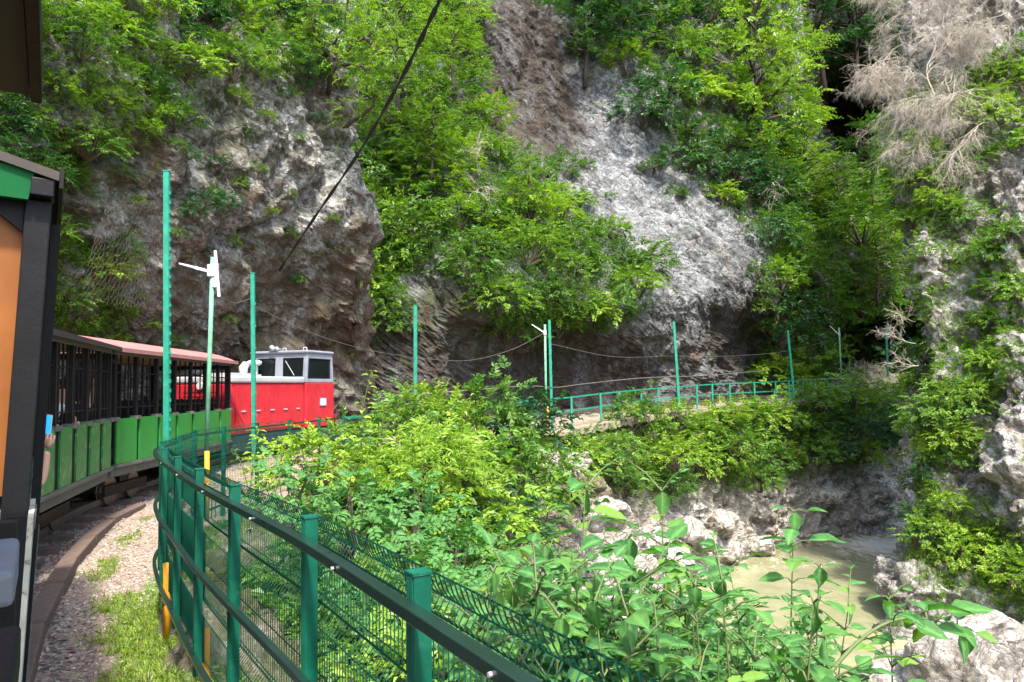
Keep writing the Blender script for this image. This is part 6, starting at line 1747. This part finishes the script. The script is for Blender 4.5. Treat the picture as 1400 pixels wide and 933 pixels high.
def hand(c, palm_dir, across, back, scale=1.0, curl=0.9):
    """five fingers: returns list of chains (points, radii)"""
    c, p, a, b = (Vector(v) for v in (c, palm_dir, across, back)); p.normalize(); a.normalize(); b.normalize()
    out = []
    for k, (off, ln) in enumerate(((-0.032, 0.064), (-0.011, 0.073), (0.011, 0.069), (0.031, 0.054))):
        base = c + p * 0.075 + a * off * 1.0
        pts = [c + p * 0.03 + a * off * 0.7, base]
        ang = 0.35
        cur = base
        for s_, l_ in ((0, 0.45), (1, 0.32), (2, 0.25)):
            ang += curl * (0.55 if s_ else 0.3)
            cur = cur + (p * math.cos(ang) - b * math.sin(ang)) * ln * l_; pts.append(cur)
        out.append((pts, [0.011, 0.0105, 0.0095, 0.0085, 0.007]))
    th = [c + p * 0.0 - a * 0.02, c + p * 0.03 - a * 0.045 - b * 0.012, c + p * 0.058 - a * 0.052 - b * 0.03, c + p * 0.08 - a * 0.045 - b * 0.04]
    out.append((th, [0.014, 0.012, 0.0105, 0.008]))
    return out


def person(loc, face, label, shirt, arms, hair='hair', lean=0.0, phone=False, group=None, across=None):
    """seated figure; loc = seat point; face = heading angle; arms = ((elbow, wrist), (elbow, wrist)) in local x(fwd) y(left) z"""
    o = empty('person', tuple(loc), face, label, 'person', group)
    V = [(0, 0, 0.06), (lean * 0.3, 0, 0.22), (lean * 0.7, 0, 0.40), (lean, 0, 0.52), (lean * 1.05, 0, 0.60), (lean * 1.1 + 0.01, 0, 0.68), (lean * 1.1 + 0.025, 0, 0.76), (lean * 1.1 + 0.02, 0, 0.84)]
    R = [(0.15, 0.11), (0.135, 0.105), (0.15, 0.115), (0.1, 0.08), 0.055, (0.07, 0.085), (0.085, 0.1), (0.06, 0.07)]
    E = [(i, i + 1) for i in range(7)]
    for sgn, (el, wr) in zip((1, -1), arms):
        n = len(V)
        V += [(lean, sgn * 0.165, 0.5), (el[0], el[1], el[2]), (wr[0], wr[1], wr[2])]; R += [0.055, 0.042, 0.028]
        E += [(3, n), (n, n + 1), (n + 1, n + 2)]
    for sgn in (1, -1):
        n = len(V)
        V += [(0.06, sgn * 0.1, 0.05), (0.44, sgn * 0.12, 0.07), (0.43, sgn * 0.12, -0.36), (0.53, sgn * 0.13, -0.41)]; R += [0.085, 0.06, 0.04, 0.035]
        E += [(0, n), (n, n + 1), (n + 1, n + 2), (n + 2, n + 3)]
    b = skin('body', V, E, R, M['skin'], o)
    fing = []
    for sgn, (el, wr) in zip((1, -1), arms):
        d = (Vector(wr) - Vector(el)).normalized(); a = d.cross(Vector((0, 0, 1))).normalized(); bk = a.cross(d).normalized()
        if across is not None and sgn < 0:
            a = Vector(across); a = (a - d * a.dot(d)).normalized(); bk = a.cross(d).normalized()
        c = Vector(wr) + d * 0.01
        pv = [c, c + d * 0.05, c + d * 0.085]
        fing.append(skin('tmp', pv, [(0, 1), (1, 2)], [(0.026, 0.02), (0.038, 0.017), (0.034, 0.013)], M['skin'], None, 1))
        for pts, rs in hand(c, d, a * (1 if sgn < 0 else -1), bk, 1.0, 1.0):
            fing.append(skin('tmp', pts, [(i, i + 1) for i in range(len(pts) - 1)], rs, M['skin'], None, 1))
    join_into(b, fing)
    ey = head(b, V[6], (1, 0, 0), (0, 0, 1), 0.1)
    ey.build('eyes', M['shirt_dark'], o)
    tv = [V[0], V[1], V[2], V[3], (lean * 1.03, 0, 0.555)]; tr2 = [(0.168, 0.13), (0.152, 0.122), (0.168, 0.132), (0.118, 0.098), 0.075]
    te = [(0, 1), (1, 2), (2, 3), (3, 4)]
    for sgn, (el, wr) in zip((1, -1), arms):
        n = len(tv); m_ = tuple((Vector((lean, sgn * 0.165, 0.5)) * 0.35 + Vector(el) * 0.65))
        tv += [(lean, sgn * 0.165, 0.5), m_]; tr2 += [0.068, 0.06]; te += [(3, n), (n, n + 1)]
    skin('shirt', tv, te, tr2, M[shirt], o)
    hx = V[6][0]
    skin('hair', [(hx - 0.04, 0, 0.72), (hx - 0.045, 0, 0.79), (hx - 0.01, 0, 0.865), (hx + 0.045, 0, 0.86)], [(0, 1), (1, 2), (2, 3)], [(0.08, 0.05), (0.1, 0.07), (0.085, 0.045), (0.06, 0.025)], M[hair], o)
    lv = [(0, 0.0, 0.05)]; le = []; lr = [(0.165, 0.12)]
    for sgn in (1, -1):
        n = len(lv); lv += [(0.06, sgn * 0.1, 0.05), (0.44, sgn * 0.12, 0.07), (0.43, sgn * 0.12, -0.3)]; lr += [0.1, 0.075, 0.055]; le += [(0, n), (n, n + 1), (n + 1, n + 2)]
    skin('trousers', lv, le, lr, M['shirt_dark'], o)
    return o


def car_pt(c, x, y, z):
    h = c.rotation_euler[2]; return (c.location[0] + x * math.cos(h) - y * math.sin(h), c.location[1] + x * math.sin(h) + y * math.cos(h), c.location[2] + z)


SZ = 0.80 + 0.45
# leaning passenger whose hand holds a phone outside the nearest carriage
ph = P(66, 578, 5.35)
pc = car_pt(cA, LA - 1.15, 0.38, SZ)
fa_ = hA
def to_local(pt, base, ang):
    d = np.array(pt) - np.array(base); c_, s_ = math.cos(-ang), math.sin(-ang)
    return (d[0] * c_ - d[1] * s_, d[0] * s_ + d[1] * c_, d[2])
wr = to_local(P(64, 616, 5.33), pc, fa_)
el = (wr[0] - 0.03, wr[1] + 0.03, wr[2] - 0.25)
pp = person(pc, fa_, 'person in the nearest carriage reaching out a hand that holds a blue phone', 'shirt_dark', (((0.2, 0.26, 0.28), (0.38, 0.2, 0.12)), (el, wr)), lean=0.05, across=(0, -1, 0))
phn = empty('phone', tuple(P(63, 583, 5.40)), 0, 'phone with a bright blue screen held out of the nearest carriage', 'phone')
phn.rotation_euler = (0.12, 0.1, 0.25)
MB().box(-0.036, 0.036, -0.001, 0.009, -0.06, 0.085).build('case', M['phone_case'], phn, 0.004)
MB().box(-0.032, 0.032, -0.0035, -0.0015, -0.055, 0.076).build('screen', M['phone_screen'], phn)
for k, (x, y, lab, sh_) in enumerate([(1.3, 0.34, 'passenger in a white shirt nearest the dark front bars of the second carriage', 'shirt_white'), (2.2, 0.36, 'passenger with bare arms in the middle of the second carriage', 'shirt_dark'), (3.0, 0.34, 'passenger in white in the far half of the second carriage', 'shirt_white'), (3.9, 0.4, 'passenger raising a hand at the far end of the second carriage', 'shirt_dark')]):
    up = ((0.18, -0.27, 0.5), (0.28, -0.3, 0.78)) if k == 3 else ((0.2, -0.27, 0.28), (0.42, -0.2, 0.2))
    person(car_pt(cB, x, y, SZ), hB, lab, sh_, (((0.18, 0.27, 0.27), (0.38, 0.18, 0.12)), up), group=None)

# ------------------------------------------------------------------ loose gravel and grass on the path
def path_pts(n, seed, cond):
    rng = np.random.default_rng(seed); got = np.empty((0, 3))
    while len(got) < n:
        i = rng.integers(0, len(pv), 20000); i = i[(pv[i, 1] > 3.5) & (pv[i, 1] < 15)]
        i = i[rng.random(len(i)) < cond(i)]
        q = pv[i] + np.concatenate([rng.uniform(-0.06, 0.06, (len(i), 2)), np.zeros((len(i), 1))], 1)
        got = np.concatenate([got, q])
    return got[:n]


def pebbles(name, pts, smin, smax, mats, seed):
    rng = np.random.default_rng(seed); n = len(pts)
    base = np.array([(1, 0, 0), (0, 1, 0), (-1, 0, 0), (0, -1, 0), (0, 0, 0.8), (0, 0, -0.8)], float)
    tri = np.array([(0, 1, 4), (1, 2, 4), (2, 3, 4), (3, 0, 4), (1, 0, 5), (2, 1, 5), (3, 2, 5), (0, 3, 5)])
    s = rng.uniform(smin, smax, (n, 1, 1)) * rng.uniform(0.55, 1.2, (n, 1, 3)) * np.array([1, 1, 0.6])
    v = (base[None] + rng.normal(0, 0.22, (n, 6, 3))) * s
    a = rng.uniform(0, 6.28, n); c, q = np.cos(a), np.sin(a)
    v = np.stack([v[..., 0] * c[:, None] - v[..., 1] * q[:, None], v[..., 0] * q[:, None] + v[..., 1] * c[:, None], v[..., 2]], -1) + pts[:, None]
    f = (tri[None] + np.arange(n)[:, None, None] * 6).reshape(-1, 3)
    me = np_mesh(name, v.reshape(-1, 3), f, mats, np.repeat(rng.integers(0, len(mats), n), 8))
    return tag(link_mesh(name, me), kind='stuff')


for i, c in enumerate([(0.3, 0.235, 0.19), (0.2, 0.15, 0.12), (0.42, 0.365, 0.32), (0.12, 0.09, 0.075)]):
    M['peb%d' % i] = paint('pebble_%d' % i, c, 0.9, 0.2, 20, 0, None, 0.1)
pm = [M['peb%d' % i] for i in range(4)]
pebbles('loose_gravel', path_pts(9000, 1, lambda i: (bal[i] < 0.3) * (0.25 + 0.75 * np.clip(np.abs(td[i] - 2.0) / 0.5, 0, 1)) * (pv[i, 1] < 14)), 0.008, 0.022, pm, 2)
pebbles('track_ballast', path_pts(6000, 3, lambda i: (bal[i] > 0.5) * (td[i] < 1.15) * 1.0), 0.016, 0.04, [pm[1], pm[3], pm[3], pm[0]], 4)


def grass_tufts(name, pts, h, mat, seed, blades=7, broad=0.12):
    rng = np.random.default_rng(seed); n = len(pts)
    p = np.repeat(pts, blades, 0) + np.concatenate([rng.normal(0, 0.025, (n * blades, 2)), np.zeros((n * blades, 1))], 1)
    d = unit(np.concatenate([rng.normal(0, 0.55, (n * blades, 2)), np.ones((n * blades, 1))], 1))
    nr = unit(np.cross(d, rng.normal(0, 1, (n * blades, 3))))
    v, f, r = leaf_geo(p, d, nr, h * rng.uniform(0.5, 1.3, n * blades), broad, 0.02, 0.2)
    return tag(link_mesh(name, np_mesh(name, v, f, M[mat], None, {'rnd': ('FACE', r)})), kind='stuff')


gcond = lambda i: np.clip(grs[i] * 1.5 + fbm(pv[i] * 2.2, 3, 77) * 0.7 - 0.72, 0, 1) * (pv[i, 1] < 15)
grass_tufts('grass', path_pts(3000, 5, gcond), 0.055, 'grass', 6, 7)
pts = path_pts(1500, 7, gcond)
v, f, r = sprays(pts + np.array([0, 0, 0.01]), np.tile([0, 0, 0.5], (1500, 1)) + RNG.normal(0, 0.4, (1500, 3)), 0.06, 0.035, 7, 0.6, 0.8)
tag(link_mesh('path_weeds', np_mesh('path_weeds', v, f, M['leaf_bright'], None, {'rnd': ('FACE', r)})), kind='stuff')

# ------------------------------------------------------------------ light
w = bpy.data.worlds.new('World'); scene.world = w; w.use_nodes = True
nt = w.node_tree
sky = nt.nodes.new('ShaderNodeTexSky'); sky.sky_type = 'NISHITA'; sky.sun_disc = False
SUN_EL, SUN_AZ = math.radians(59), math.radians(163)      # azimuth clockwise from +y: behind the camera
sky.sun_elevation = SUN_EL; sky.sun_rotation = SUN_AZ
sky.air_density = 1.0; sky.dust_density = 2.5; sky.ozone_density = 1.0
bg = nt.nodes['Background']; bg.inputs['Strength'].default_value = 0.15
nt.links.new(sky.outputs[0], bg.inputs['Color'])
sd_ = bpy.data.lights.new('sun', 'SUN'); so = bpy.data.objects.new('sun', sd_); COL.objects.link(so)
sd_.energy = 2.6; sd_.angle = math.radians(5); sd_.color = (1.0, 0.95, 0.86)
sv = Vector((math.sin(SUN_AZ) * math.cos(SUN_EL), math.cos(SUN_AZ) * math.cos(SUN_EL), math.sin(SUN_EL)))
so.rotation_euler = (-sv).to_track_quat('-Z', 'Y').to_euler(); so.location = sv * 60
vs_ = scene.view_settings
vs_.view_transform = 'Standard'; vs_.look = 'None'; vs_.gamma = 1.0; vs_.exposure = 2.1; vs_.use_curve_mapping = False
scene.display_settings.display_device = 'sRGB'
cy = scene.cycles
cy.max_bounces = 8; cy.diffuse_bounces = 5; cy.glossy_bounces = 2; cy.transmission_bounces = 3; cy.transparent_max_bounces = 6
cy.caustics_reflective = False; cy.caustics_refractive = False
cy.use_denoising = True; cy.sample_clamp_indirect = 6.0
